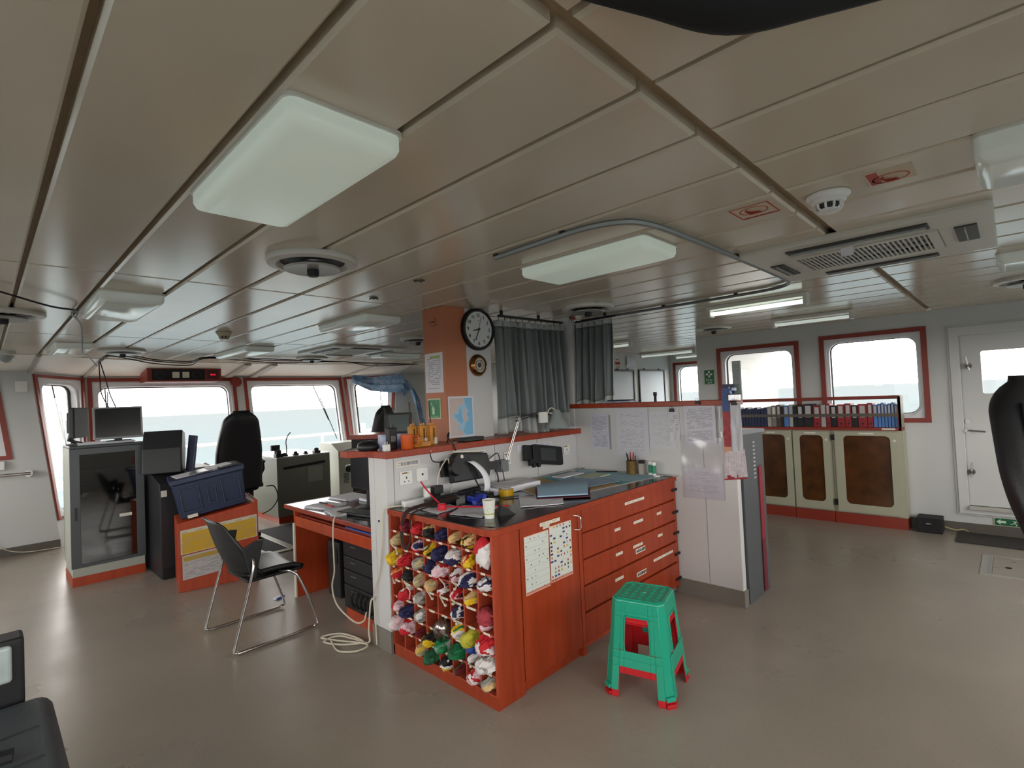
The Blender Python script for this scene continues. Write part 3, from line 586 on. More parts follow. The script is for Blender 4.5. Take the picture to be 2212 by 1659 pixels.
# flag pigeonholes
pg = thing('pigeonhole_cabinet', 'red wooden pigeonhole cabinet filled with rolled signal flags at the end of the chart table', 'cabinet', (1.829, 2.44, 0))
NY, NZ = 8, 8; y0_, y1_, z0_, z1_ = 1.975, 2.912, .065, .888; py_, pz_ = (y1_-y0_)/NY, (z1_-z0_)/NZ; DP = .19
def cy_(c): return y1_-(c+.5)*py_           # column 0 is the leftmost in the photo
def cz_(r): return z1_-(r+.5)*pz_
part(pg, 'carcass', B().box(XF, YF, 0, XF+.012, 2.925, z0_-.004).box(XF, YF+.012, z1_+.004, XF+.02, 2.925, .905).box(XF+DP, YF+.012, .01, XF+DP+.012, 2.925, .9).box(XF+.0, 2.913, 0, XF+DP, 2.927, .905), RED)
dv = B()
for c in range(NY+1): yy = y1_-c*py_; dv.box(XF+.001, yy-.005, z0_, XF+DP, yy+.005, z1_)
part(pg, 'divider_grid', dv, DV)
sh_ = B()
for r in range(NZ+1): zz = z1_-r*pz_; sh_.box(XF+.002, y0_, zz-.005, XF+DP, y1_, zz+.005)
part(pg, 'shelf_grid', sh_, DV)
missing = {(1, 7), (1, 0) and None, (3, 4)} - {None}
lbm = printed('label_print', 'dedac8', '605848', 2, 9, .1, .2, .4)
for r in range(NZ):
    for c in range(NY):
        if (r, c) in missing: continue
        wide = .034 if r < 4 else .05
        wide = .075 if (r, c) in ((4, 4), (4, 5), (4, 6), (5, 5)) else wide
        yy, zz = cy_(c)+(.01 if r < 3 else 0), z1_-r*pz_
        part(pg, 'name_label', sheet(B(), (XF-.0006, yy+wide/2, zz-.006), (XF-.0006, yy-wide/2, zz-.006), (XF-.0006, yy-wide/2, zz+.0065), (XF-.0006, yy+wide/2, zz+.0065), n=1), lbm)
part(pg, 'title_label', sheet(B(), (XF-.001, 2.64, .893), (XF-.001, 2.46, .893), (XF-.001, 2.46, .909), (XF-.001, 2.64, .909), n=1), printed('title_print', 'd9d2a0', '6c6a40', 1, 22, .05, .2, .15), label='yellowed paper title strip')
# cabinet with the signal-chart door
dc = thing('door_cabinet', 'red wooden cabinet with one flush door carrying two flag charts', 'cabinet', (2.19, YF, 0))
part(dc, 'corner_panel', B().prism([(XF+.001, YF+.012), (XF+.012, YF), (2.03, YF), (2.03, YF+.02), (XF+.02, YF+.02)], 0, .885, lambda a, b, d: (a, b, d)), RED)
part(dc, 'plinth', B().box(2.03, YF+.02, 0, 2.565, YF+.04, .055), RED); part(dc, 'frame_rail', B().box(2.03, YF+.004, .9, 2.58, YF+.03, .908).box(2.555, YF-.002, 0, 2.575, YF+.03, .9), RED)
ddr = part(dc, 'door', B().box(2.036, YF-.004, .06, 2.549, YF+.02, .893), RED, bevel=.002)
part(ddr, 'door_handle', B().tube(smoothline([(2.517, YF-.004, .866), (2.53, YF-.04, .86), (2.53, YF-.045, .82), (2.53, YF-.04, .785), (2.517, YF-.004, .78)], 6), .0045, 8), CHROME, smooth=60)
FC1 = shapes_mat('signal_lamp_chart', 'c9cfc9', ['303438', '55585a', '8a8c8a'], 6, 9, .38, .3, 'b8563c', 3)
FC2 = shapes_mat('signal_flag_chart', 'ccd0ca', ['18181c', 'a02028', '202024', 'c8b048', '283a70'], 7, 15, .5, .62, 'b8563c', 9)
f2 = lambda x0, z0, x1, z1: (( x0, YF-.0075, z0), (x1, YF-.0075, z0), (x1, YF-.0075, z1), (x0, YF-.0075, z1))
one('wall_chart', sheet(B(), *f2(2.06, .515, 2.268, .835), wob=.002), FC1, 'worn left chart with line drawings of arm signals taped on the cabinet door', 'chart', solid=.001)
one('wall_chart', sheet(B(), *f2(2.275, .525, 2.48, .848), wob=.002), FC2, 'right chart with small red and black signal flags on the cabinet door', 'chart', solid=.001)
lp = printed('strip_print', 'd8d4c4', '484440', 2, 16, .06, .15, .25)
def strip(t, x0, z0, x1, z1, sl=0, m=lp, nm='name_label'):
    return part(t, nm, sheet(B(), (x0, YF-.0055, z0), (x1, YF-.0055, z0+sl), (x1, YF-.0055, z1+sl), (x0, YF-.0055, z1), n=1), m)
strip(dc, 2.2, .862, 2.38, .882); strip(dc, 2.225, .843, 2.285, .861)
# chart drawers
cdw = thing('chart_drawer_cabinet', 'wide red wooden chart cabinet with five shallow drawers under the worktop', 'cabinet', (3.2, YF, 0))
part(cdw, 'carcass', B().box(2.575, YF+.024, .05, 3.83, 2.92, .905).box(2.575, YF+.06, 0, 3.83, YF+.08, .06), ORA)
part(cdw, 'frame', B().box(2.575, YF, 0, 2.592, YF+.025, .906).box(3.815, YF, .05, 3.838, YF+.025, .906).box(2.59, YF, .897, 3.82, YF+.022, .906), RED)
zs = [.893, .742, .578, .415, .252, .06]; labs = [[(3.12, .10, .26)], [(2.98, .09, .07), (3.22, .10, .13), (3.55, .08, .07)], [(2.98, .09, .085), (3.2, .1, .13), (3.55, .08, .07)], [(2.96, .1, .1), (3.47, .09, .3)], []]
for k in range(5):
    d = part(cdw, 'drawer', B().box(2.596, YF-.003, zs[k+1]+.008, 3.812, YF+.018, zs[k]-.008), RED, bevel=.002)
    for lx, dz, w in labs[k]:
        zc = zs[k]-.06; strip(d, lx-.03, zc-.01, lx-.03+w, zc+.009)
    part(cdw, 'drawer_catch', B().box(3.77, YF-.012, zs[k+1]+.055 if k else zs[k]-.085, 3.85, YF-.003, zs[k+1]+.073 if k else zs[k]-.067), BLKM)
    if k in (2, 3):
        zc = zs[k]-.1; pl_ = strip(d, 3.2, zc-.016, 3.33, zc+.016, m=LAB, nm='paper_label')
        letters(pl_, '海事局海图' if k == 2 else '北美洲海图', (3.265, YF-.0065, zc), (1, 0, 0), (0, 0, 1), .022, INK, .118, 'printed_characters')
# worktop
TOP = mat('black_laminate', '191b20', .16, spec=.6, var=.1, vs=2)
wt = thing('worktop', 'black laminate worktop with a red wooden front edge on the chart table', 'worktop', (2.85, 2.45, .905))
part(wt, 'edge', B().prism([(XF-.012, YF+.02), (XF+.02, YF-.012), (3.845, YF-.012), (3.845, YF+.04), (XF+.04, YF+.04), (XF+.04, 2.925), (XF-.012, 2.925)], .886, .920, lambda a, b, d: (a, b, d)), RED, bevel=.003)
part(wt, 'laminate_top', B().prism([(XF-.004, 2.92), (XF-.004, YF+.13), (XF+.03, YF+.10), (XF+.07, YF+.012), (XF+.1, YF-.004), (3.845, YF-.004), (3.845, 2.925)], .9195, .9225, lambda a, b, d: (a, b, d)), TOP)
WZ = .9225
# flags: rolled cloth, one by one
FLC = dict(red='b81824', maroon='6a1420', navy='20204a', yellow='d8b41c', cream='cfae78', white='d4d0d0', grey='9a968e', black='191618', pink='d8b8c0', orange='d8682c', green='157a48', dgreen='1c5838', ygreen='b0ac34', blue='2a4a98', dred='98303a', beige='b8a880')
def FM(k): return mat('flag_'+k, FLC[k], .75, bump=.3, bs=70)
def flag(r, c, cols, w=1, h=1, dy=0, dz=0, out=.01, lab='', cord=0, sag=.3):
    """a crumpled roll of bunting lying in its hole and bulging out of it"""
    yc, zc = cy_(c)+dy, cz_(r)+dz; W_, H_ = .044*w, .038*h; sd = r*17+c*5+1
    lab = lab or '%s rolled flag' % cols[0]
    t = thing('signal_flag', lab, 'flag', (XF+.05, yc, zc-H_), group='signal flags in the pigeonholes')
    b = B(); nu, nv = 40, 22
    def fn(u, v):
        a = 2*pi*u; p = pi*(v-.5); s_ = max(.0, cos(p))**.55
        q_ = Vector((cos(a)*1.7+sd, sin(a)*1.7, v*3.2)); fold = 1.12+.4*mnoise.noise(q_)-.75*abs(mnoise.noise(q_*2.1))-.3*abs(mnoise.noise(q_*4.3+Vector((3, 1, 2))))
        return Vector((XF+.075-out-(.085+out)*sin(p)*1.0, yc+W_*cos(a)*s_*fold, zc+H_*sin(a)*s_*fold-sag*.02*max(0, sin(p))))
    V = b.grid(fn, nu, nv, closed_u=True)
    b.bm.faces.ensure_lookup_table(); k_ = len(cols)
    for f in b.bm.faces:
        q = f.calc_center_median(); a = mnoise.noise(Vector(((q.y-yc)*22+sd, (q.z-zc)*22, q.x*9+sd)))*1.6 + .5
        f.material_index = min(k_-1, max(0, int(a*k_)))
    bmesh.ops.remove_doubles(b.bm, verts=b.bm.verts, dist=.0004)
    for q in b.bm.verts:                     # keep inside the hole behind the face
        if q.co.x > XF:
            q.co.y = min(max(q.co.y, cy_(c)-py_/2+.007), cy_(c)+py_/2-.007) if w <= 1.15 else q.co.y
            q.co.z = max(q.co.z, cz_(r)-pz_/2+.0055) if h <= 1.15 else q.co.z
    part(t, 'bunting', b, [FM(x) for x in cols], smooth=50)
    if cord:
        rr = random.Random(sd); yy = yc+rr.uniform(-.02, .02)
        pts = [(XF-.02, yy, zc+.01), (XF-.035, yy+rr.uniform(-.02, .02), zc-.02), (XF-.022, yy+rr.uniform(-.03, .01), zc-.05*cord), (XF-.016, yy+rr.uniform(-.03, .01), zc-.085*cord)]
        part(t, 'halyard', B().tube(smoothline(pts, 5), .004, 6).lathe([(.005, 0), (.009, .004), (.009, .01), (.005, .014)], pts[-1], 10), mat('cord_white', 'c8c0ae', .8))
F = [(0, 1, ['maroon', 'red'], .8, .9, 0), (0, 2, ['red'], 1.05, 1, 0), (0, 3, ['black', 'cream'], 1, 1, 0), (0, 4, ['navy'], 1, .8, 0), (0, 5, ['black', 'cream'], .6, .8, 0), (0, 6, ['cream', 'black', 'yellow'], 1.05, 1.05, 0),
     (1, 0, ['cream', 'beige'], .9, .9, 1), (1, 2, ['navy', 'pink', 'red'], 1, .95, 0), (1, 3, ['yellow', 'black', 'beige'], .95, 1.1, 0), (1, 4, ['navy', 'navy'], 1.1, 1.1, 0), (1, 5, ['white', 'navy'], 1.1, 1, 0), (1, 6, ['cream', 'red', 'yellow'], 1.05, 1.05, 0),
     (2, 0, ['yellow'], 1.15, 1.2, .8), (2, 1, ['red', 'red', 'cream'], 1.1, 1.05, 0), (2, 2, ['grey', 'grey', 'beige'], 1.05, 1.1, 0), (2, 3, ['navy', 'black'], 1, 1, 0), (2, 4, ['pink', 'white', 'red'], 1.1, 1.1, 1.3), (2, 5, ['pink', 'maroon', 'white'], 1, 1.1, .9), (2, 6, ['white', 'navy'], 1.1, 1.1, 0), (2, 7, ['white', 'navy', 'white'], 1.05, 1, 0),
     (3, 0, ['orange', 'cream', 'red'], 1, 1, .8), (3, 1, ['black', 'black', 'beige'], 1, 1, 1.5), (3, 2, ['pink', 'beige'], .7, 1, 0), (3, 3, ['cream', 'beige'], .95, .9, .9), (3, 4, ['maroon', 'white', 'red'], .9, .8, 1), (3, 5, ['red', 'pink', 'maroon'], .9, .8, .7), (3, 6, ['cream', 'yellow'], .8, .9, 0),
     (4, 1, ['red', 'red', 'white'], 1.1, 1.05, 0), (4, 2, ['white', 'grey'], 1, 1.05, 0), (4, 5, ['navy', 'white', 'navy'], .9, 1, .7), (4, 7, ['maroon', 'pink'], .6, .9, 0),
     (5, 0, ['red', 'red', 'pink'], 1, .9, 0), (5, 1, ['navy'], 1.1, 1, 0), (5, 2, ['white', 'grey'], .9, 1.1, 0), (5, 5, ['green', 'yellow', 'white'], 1.05, 1.1, 0), (5, 6, ['ygreen'], 1.1, 1.25, 0), (5, 7, ['pink', 'white', 'red'], 1.2, 1.3, 0),
     (6, 0, ['pink', 'white'], 1.2, 1.3, 0), (6, 1, ['red', 'red', 'pink'], 1.15, 1.15, 0), (6, 2, ['maroon', 'navy'], .5, .5, 0), (6, 3, ['yellow', 'yellow', 'black'], 1.1, 1.15, 0), (6, 4, ['green', 'grey', 'green'], 1.15, 1.1, 0), (6, 5, ['green', 'dgreen'], 1.1, 1.1, 0), (6, 6, ['navy', 'white'], .7, .8, .6), (6, 7, ['white', 'grey', 'white'], 1.2, 1.2, 0),
     (7, 2, ['cream', 'yellow', 'beige'], .9, .9, 0), (7, 3, ['dgreen', 'dgreen'], 1.1, 1.1, 0), (7, 4, ['yellow', 'white', 'black'], 1.05, 1, .5), (7, 5, ['green', 'maroon'], .5, .8, 0), (7, 6, ['pink', 'red', 'white'], 1, 1, 0), (7, 7, ['cream', 'beige', 'grey'], .95, 1, 0)]
ORD = ['top', 'second', 'third', 'fourth', 'fifth', 'sixth', 'seventh', 'bottom']; ORC = ['leftmost', 'second', 'third', 'fourth', 'fifth', 'sixth', 'seventh', 'rightmost']
CN = dict(navy='dark blue', dgreen='dark green', ygreen='olive yellow', dred='dull red', maroon='dark red')
for r, c, cols, w, h, cord in F:
    cc = list(dict.fromkeys(CN.get(k, k) for k in cols)); nm = ' and '.join(cc[:2])
    flag(r, c, cols, w, h, cord=cord, out=.015 if w < 1.1 else .03, lab='%s rolled flag in the %s row of holes, %s column' % (nm, ORD[r], ORC[c]))
# bigger flags spilling over their holes
def spill(name, label, cat, pts_fn, mats, nu=22, nv=18, **k): return one(name, (lambda b: (b.grid(pts_fn, nu, nv), b)[1])(B()), mats, label, cat, **k)
def blobflag(yc, zc, W_, H_, cols, label, sd, tail=.03, cat='flag', nm='signal_flag'):
    b = B()
    def fn(u, v):
        a = 2*pi*u; p = pi*(v-.5); s_ = max(0, cos(p))**.6; q_ = Vector((cos(a)*1.3+sd, sin(a)*1.3, v*2.2)); f_ = 1.1+.3*mnoise.noise(q_)-.5*abs(mnoise.noise(q_*2))-.25*abs(mnoise.noise(q_*4.4))
        return Vector((XF+.01-.05*sin(p), yc+W_*cos(a)*s_*f_, zc+H_*sin(a)*s_*f_*(1.15 if sin(a) < 0 else 1)))
    b.grid(fn, 30, 18, closed_u=True)
    for f in b.bm.faces:
        q = f.calc_center_median(); f.material_index = 0 if (q.y-yc)*.8+(q.z-zc)*.6 < .004 else min(1, len(cols)-1)
    o = link(nm, b, [FM(x) for x in cols], smooth=60); recentre(o); props(o, label, cat, 'signal flags in the pigeonholes')
blobflag(cy_(7)+.0, .80, .056, .072, ['white', 'red'], 'big white and red flag bulging from the top right hole', 3)
blobflag(cy_(7)+.008, .455, .052, .05, ['dred', 'dred'], 'dull red crumpled flag drooping from the fourth row at the right end', 8)
blobflag(cy_(6), .27, .03, .03, ['blue', 'blue'], 'blue flag end under the olive yellow flag in the seventh column', 5)
one('plastic_bag', (lambda b: (b.lathe([(0, -.07), (.03, -.06), (.055, -.02), (.058, .02), (.035, .055), (.012, .07), (0, .072)], (0, 0, 0), 22), [setattr(v, 'co', v.co*(1+.22*mnoise.noise(v.co*22))+Vector((XF-.005, cy_(4)+.01, .30))) for v in b.bm.verts], b)[2])(B()), glass('clear_plastic_bag', 'c8ccc8', .28, .2), 'crumpled clear plastic bag stuffed in the fifth column of holes', 'plastic bag', smooth=60)
one('camera_strap', B().tube(smoothline([(2.15, 2.62, WZ+.05), (2.0, 2.66, WZ+.04), (XF+.03, 2.7, WZ+.02), (XF-.022, 2.715, WZ-.01), (XF-.025, 2.745, .83), (XF-.026, 2.74, .74), (XF-.026, 2.705, .712), (XF-.026, 2.665, .75), (XF-.025, 2.65, .84), (XF-.022, 2.655, WZ-.01), (XF+.03, 2.63, WZ+.02), (1.98, 2.6, WZ+.04), (2.13, 2.58, WZ+.05)], 8), .013, 8, flat=.25), mat('strap_brown', '2a1410', .8), 'dark brown carrying strap hanging in a loop over the pigeonholes', 'strap', smooth=50)
# ---------------------------------------------------------------- plastic stools, one nested in the other
def stool(loc, rz, m, label, H=.47):
    t = thing('plastic_stool', label, 'stool', loc, rz); a, f_ = .138, .18    # half widths top and floor
    hw = lambda z: a+(f_-a)*(1-z/H)
    sd_ = B()
    for k in range(4):
        R_ = Matrix.Rotation(pi/2*k, 3, 'Z')
        def P(x, z, d=0, R_=R_): w = hw(z); return R_ @ Vector((x*w, -w-d, z))
        ch = .80
        # outline of one side with its leg notch and its window, as a grid of cells
        X_ = [-ch, -.58, -.42, .42, .58, ch]; Zs = [0.0, .125, .165, .205, .375, .40, H-.02]
        def solid(i, j):
            x = (X_[i]+X_[i+1])/2; z = (Zs[j]+Zs[j+1])/2
            if abs(x) < .58 and z < .125: return False
            if abs(x) < .42 and .205 < z < .375: return False
            return True
        for i in range(5):
            for j in range(6):
                if not solid(i, j): continue
                lip = .006 if Zs[j] >= .125 and Zs[j+1] <= .205 and abs((X_[i]+X_[i+1])/2) < .6 else (.004 if abs((X_[i]+X_[i+1])/2) > .6 and Zs[j] < .2 else 0)
                q = [P(X_[i], Zs[j], lip), P(X_[i+1], Zs[j], lip), P(X_[i+1], Zs[j+1], lip), P(X_[i], Zs[j+1], lip)]; q2 = [P(X_[i], Zs[j], lip-.005), P(X_[i+1], Zs[j], lip-.005), P(X_[i+1], Zs[j+1], lip-.005), P(X_[i], Zs[j+1], lip-.005)]
                sd_.hexa([q[0], q[1], q2[1], q2[0], q[3], q[2], q2[2], q2[3]])
        # chamfered corner of the leg
        R2 = Matrix.Rotation(pi/2*(k+1), 3, 'Z')
        def PC(z, s, d=0, R_=R_, R2=R2):
            w = hw(z); A = R_ @ Vector((ch*w, -w, z)); C_ = R2 @ Vector((-ch*w, -w, z)); n_ = Vector((A.x+C_.x, A.y+C_.y, 0)).normalized(); return A.lerp(C_, s)+n_*d
        for z0, z1, dd in ((0, .02, .014), (.02, H-.02, 0)):
            sd_.hexa([PC(z0, 0, dd), PC(z0, 1, dd), PC(z0, 1, dd-.006), PC(z0, 0, dd-.006), PC(z1, 0, dd if z0 == 0 else 0), PC(z1, 1, dd if z0 == 0 else 0), PC(z1, 1, -.006), PC(z1, 0, -.006)])
    part(t, 'legs_and_sides', sd_, m, world=False, bevel=.002, smooth=35)
    part(t, 'window_rim', (lambda b: [b.tube([Matrix.Rotation(pi/2*k, 3, 'Z') @ Vector((x*hw(z), -hw(z)-.001, z)) for x, z in rrect(-.44, .2, .44, .38, .05, 4)], .0045, 6, closed=True) for k in range(4)] and b)(B()), m, world=False, smooth=60)
    st = B(); o = [(x, y) for x, y in ((a, a*.8), (a*.8, a), (-a*.8, a), (-a, a*.8), (-a, -a*.8), (-a*.8, -a), (a*.8, -a), (a, -a*.8))]
    st.prism(o, H-.022, H-.006, lambda x, y, d: (x*(1.03 if d < H-.01 else 1), y*(1.03 if d < H-.01 else 1), d)); part(t, 'seat', st, m, world=False, bevel=.006, smooth=40, seg=3)
    dm = B(); N_ = 5
    for i in range(N_):
        for j in range(N_):
            cx, cy = (i-(N_-1)/2)*.044, (j-(N_-1)/2)*.044
            if i == 2 and j == 2: dm.lathe([(.016, 0), (.014, .004), (0, .004)], (0, 0, H-.006), 16); continue
            c = dm.bm.verts.new((cx, cy, H+.0)); q = [dm.bm.verts.new((cx+dx, cy+dy, H-.006)) for dx, dy in ((.021, 0), (0, .021), (-.021, 0), (0, -.021))]
            for k in range(4): dm.face([q[k], q[(k+1) % 4], c])
    dm.ring([(p[0]*.93, p[1]*.93) for p in o], [(p[0]*.88, p[1]*.88) for p in o], H-.006, H-.002, lambda x, y, d: (x, y, d))
    part(t, 'diamond_pattern', dm, m, world=False); return t
SRZ = rad(14)
stool((2.53, 1.515, 0), SRZ, mat('stool_red', 'b80f1c', .35), 'red plastic stool nested inside the green one, only its inside and feet showing')
stool((2.53, 1.515, .035), SRZ, mat('stool_green', '0f9a7c', .28, spec=.6), 'green plastic stool with a diamond pattern on its seat, standing by the drawers')
# ---------------------------------------------------------------- chromed sled chair
ch = thing('visitor_chair', 'dark plastic chair on a chromed sled frame standing left of the desk', 'chair', (1.4, 4.0, 0), rad(1))
CH = mat('chair_plastic', '1a1c1f', .42)
def shell(u, v):                               # u across, v from front edge to top of back
    if v < .52: t_ = v/.52; x = .225-.395*t_; z = .452+.012*sin(pi*t_)-.02*(2*u-1)**2*0; w = .235-.015*t_; z += -.02*max(0, 1-t_*6)+.018*(2*u-1)**2
    else:
        t_ = (v-.52)/.48; x = -.17-.06*sin(t_*pi/2)-.085*t_; z = .455+.40*t_**1.1; w = .245*(1-.55*max(0, t_-.5)**1.2*1.6)
        x += .10*(2*u-1)**2*(1-t_)**.5*1.2
        z += 0
    return Vector((x, (2*u-1)*w, z))
part(ch, 'seat', (lambda b: (b.grid(lambda u, v: shell(u, v*.52)+Vector((0, 0, .0)), 14, 12), b)[1])(B()), CH, world=False, smooth=70, solid=.028)
part(ch, 'backrest', (lambda b: (b.grid(lambda u, v: shell(u, .54+v*.46), 14, 14), b)[1])(B()), CH, world=False, smooth=70, solid=.012)
for s, nm in ((-1, 'sled_runner'), (1, 'sled_runner')):
    y = s*.285; part(ch, nm, B().tube(smoothline([(-.13, s*.22, .60), (-.13, y*.96, .56), (-.17, y, .40), (-.265, y, .06), (-.255, y, .018), (-.20, y, .011), (.2, y, .011), (.27, y, .018), (.29, y, .06), (.19, y*.95, .35), (.14, y*.85, .43), (.08, y*.6, .44)], 7), .0095, 10), CHROME, world=False, smooth=60)
for s in (-1, 1):
    part(ch, 'armrest_stub', B().prism([(-.15, .50), (-.11, .445), (-.055, .70), (-.10, .708), (-.19, .67)], s*.245-.008, s*.245+.008, lambda a, b, d: (a, d, b)), CH, world=False, bevel=.005)
part(ch, 'crossbar', B().tube([(.17, -.26, .40), (.17, .26, .40)], .008), CHROME, world=False); part(ch, 'seat_pan', B().box(-.15, -.2, .415, .24, .2, .437), BLKM, world=False, bevel=.015)
# ================================================================ left side and front
def boxthing(name, label, cat, q, m, bevel=.003, group=None): return one(name, B().box(*q), m, label, cat, group, bevel=bevel)
# grey equipment rack
rk = thing('equipment_rack', 'tall grey equipment rack with a dark glass door on a red plinth', 'rack cabinet', (.875, 6.66, 0)); x0, x1, y0, y1 = .585, 1.165, 6.405, 6.95
RG = mat('rack_grey', '454b4e', .4); RS = mat('rack_side', 'a8aca2', .5)
part(rk, 'plinth', B().box(x0+.005, y0+.01, 0, x1-.005, y1, .09), ORA); part(rk, 'base', B().box(x0+.01, y0+.005, .09, x1-.01, y1, .17), RS)
part(rk, 'carcass', B().box(x0, y0+.015, .17, x0+.02, y1, 1.3).box(x1-.02, y0+.015, .17, x1, y1, 1.3).box(x0, y1-.02, .17, x1, y1, 1.3), RS)
part(rk, 'top_panel', B().prism([(x0, y0), (x1, y0), (x1, y1), (x0, y1)], 1.295, 1.325, lambda a, b, d: (a, b, d)), RG, bevel=.01)
dd = part(rk, 'glass_door', B().ring(crect(x0, .17, x1, 1.295), crect(x0+.075, .2, x1-.07, 1.235), 0, .02, lambda a, b, d: (a, y0+d, b)), RG, bevel=.003)
part(dd, 'door_pane', B().box(x0+.075, y0+.008, .2, x1-.07, y0+.012, 1.235), glass('smoked_glass', '6c767a', .1, .05))
part(dd, 'door_lock', B().box(x0+.03, y0-.008, .62, x0+.05, y0, .74), DARK); part(dd, 'paper_label', B().box(.955, y0-.002, .595, 1.055, y0-.0005, .625), LAB)
for k, (za, zb, nm) in enumerate(((1.1, 1.22, 'rack_unit'), (.98, 1.08, 'rack_unit'), (.84, .96, 'rack_unit'), (.66, .78, 'rack_unit'), (.54, .64, 'rack_unit'), (.36, .5, 'rack_unit'), (.22, .33, 'rack_unit'))):
    u = part(rk, nm, B().box(x0+.08, y0+.05, za, x1-.08, y0+.4, zb), mat('rack_unit_grey', '3c4042', .5) if k % 2 else mat('rack_unit_black', '202224', .4), bevel=.002)
    if k in (0, 1): part(u, 'display', B().box(x0+.1, y0+.047, za+.03, x0+.15, y0+.05, zb-.02).box(x0+.3, y0+.047, za+.03, x0+.39, y0+.05, zb-.02), GREY)
    if k == 2: part(u, 'status_lights', B().box(x0+.095, y0+.046, za+.01, x0+.11, y0+.05, za+.025).box(x0+.118, y0+.046, za+.01, x0+.133, y0+.05, za+.025).box(x0+.095, y0+.046, za-.01, x0+.11, y0+.05, za+.004).box(x0+.33, y0+.046, za+.03, x0+.337, y0+.05, za+.05).box(x0+.37, y0+.046, za+.02, x0+.375, y0+.05, za+.035), mat('led', 'f0f4f0', .3, emit=.5))
def papers_stack(x0, y0, x1, y1, z, n, label, rz=0, m=PAPER, name='paper_stack'):
    b = B(); rr = random.Random(int(x0*99)); c = ((x0+x1)/2, (y0+y1)/2)
    for k in range(n):
        a = rz+rr.uniform(-.12, .12); mx = Matrix.Translation((c[0], c[1], 0)) @ Matrix.Rotation(a, 4, 'Z') @ Matrix.Translation((-c[0], -c[1], 0)); b.box(x0, y0, z+k*.003, x1, y1, z+k*.003+.0025, mx)
    return one(name, b, m, label, 'paper')
papers_stack(.66, 6.43, 1.1, 6.75, 1.326, 6, 'untidy papers lying on the equipment rack under the monitors')
mo = thing('monitor', 'slim grey-framed monitor with a black screen on top of the equipment rack', 'monitor', (.97, 6.42, 1.35), rot=(rad(-4), 0, rad(2)))
part(mo, 'housing', B().ring(crect(-.2, .02, .2, .335), crect(-.185, .04, .185, .32), 0, .012, lambda a, b, d: (a, d, b)).box(-.2, .012, .02, .2, .04, .335), mat('monitor_silver', '8c8f90', .35), world=False, bevel=.003)
part(mo, 'screen', B().box(-.186, .004, .039, .186, .013, .321), mat('screen_black', '060608', .15), world=False); part(mo, 'stand', B().box(-.03, .03, -.0, .03, .06, .1).box(-.1, .0, -.005, .1, .12, .005), DARK, world=False)
m2 = thing('monitor', 'black monitor seen edge-on on a bracket behind the grey-framed one', 'monitor', (.70, 6.62, 1.345), rz=rad(64))
part(m2, 'housing', B().box(-.16, 0, .05, .16, .045, .345).box(-.08, .045, .1, .08, .09, .3), DARK, world=False, bevel=.01); part(m2, 'screen', B().box(-.15, -.003, .06, .15, .001, .335), mat('screen_matte', '060608', .6, spec=.2), world=False)
part(m2, 'bracket', B().tube([(0, .07, .15), (0, .1, .03), (.0, .0, -.01)], .018).box(-.12, -.08, -.018, .12, .08, -.004), BLK, world=False)
# dark console behind the rack with hooded display
dk = thing('side_console', 'dark grey instrument console between the rack and the blue crate', 'console', (1.4, 6.3, 0))
part(dk, 'body', B().prism([(5.95, 0), (6.9, 0), (6.9, 1.0), (6.35, 1.0), (5.98, .92), (5.95, .85)], 1.2, 1.78, lambda a, b, d: (d, a, b)), DARK, bevel=.008); part(dk, 'kick_plate', B().box(1.22, 5.93, 0, 1.76, 5.95, .1), BLKM)
part(dk, 'white_label', B().box(1.212, 5.944, .79, 1.26, 5.949, .85), LAB)
hdp = thing('radar_display', 'big dark hooded display tilted towards the window next to the rack', 'display', (1.33, 6.35, .99), rz=rad(-20))
part(hdp, 'hood', B().prism([(-.16, 0), (.12, 0), (.2, .22), (.16, .40), (-.02, .43), (-.12, .25)], -.17, .17, lambda a, b, d: (d, a, b)), DARK, world=False, bevel=.012)
part(hdp, 'screen', B().box(-.15, .17, .05, .15, .21, .37, Matrix.Rotation(.15, 4, 'X')), BLK, world=False); part(hdp, 'vent_row', (lambda b: [b.box(-.12+.03*k, -.03, .40, -.105+.03*k, .0, .427) for k in range(8)] and b)(B()), BLKM, world=False)
one('upright_monitor', B().prism([(0, 0), (.02, 0), (.06, .36), (.04, .37)], -.13, .13, lambda a, b, d: (1.5+a, 6.15+d, .99+b)), mat('screen_edge', '2a2c44', .4), 'thin dark screen standing on edge right of the hooded display', 'display', bevel=.004)
jb = thing('joystick_panel', 'black joysticks and levers on the front console left of the first pilot chair', 'controls', (1.53, 7.4, 0))
part(jb, 'panel', B().box(1.2, 7.1, .86, 1.86, 7.7, .93), BLK, bevel=.01); part(jb, 'body', B().box(1.22, 7.12, 0, 1.84, 7.68, .86), DGREY)
for (a, b_, h, r) in ((1.56, 7.25, .12, .03), (1.62, 7.32, .1, .028), (1.68, 7.2, .14, .01), (1.76, 7.25, .1, .014), (1.82, 7.35, .05, .02)):
    part(jb, 'lever', B().cyl((a, b_, .93), (a, b_, .93+h), .008).lathe([(0, -r), (r*.8, -r*.5), (r, 0), (r*.8, r*.6), (0, r)], (a, b_, .93+h), 14), BLK, smooth=60)
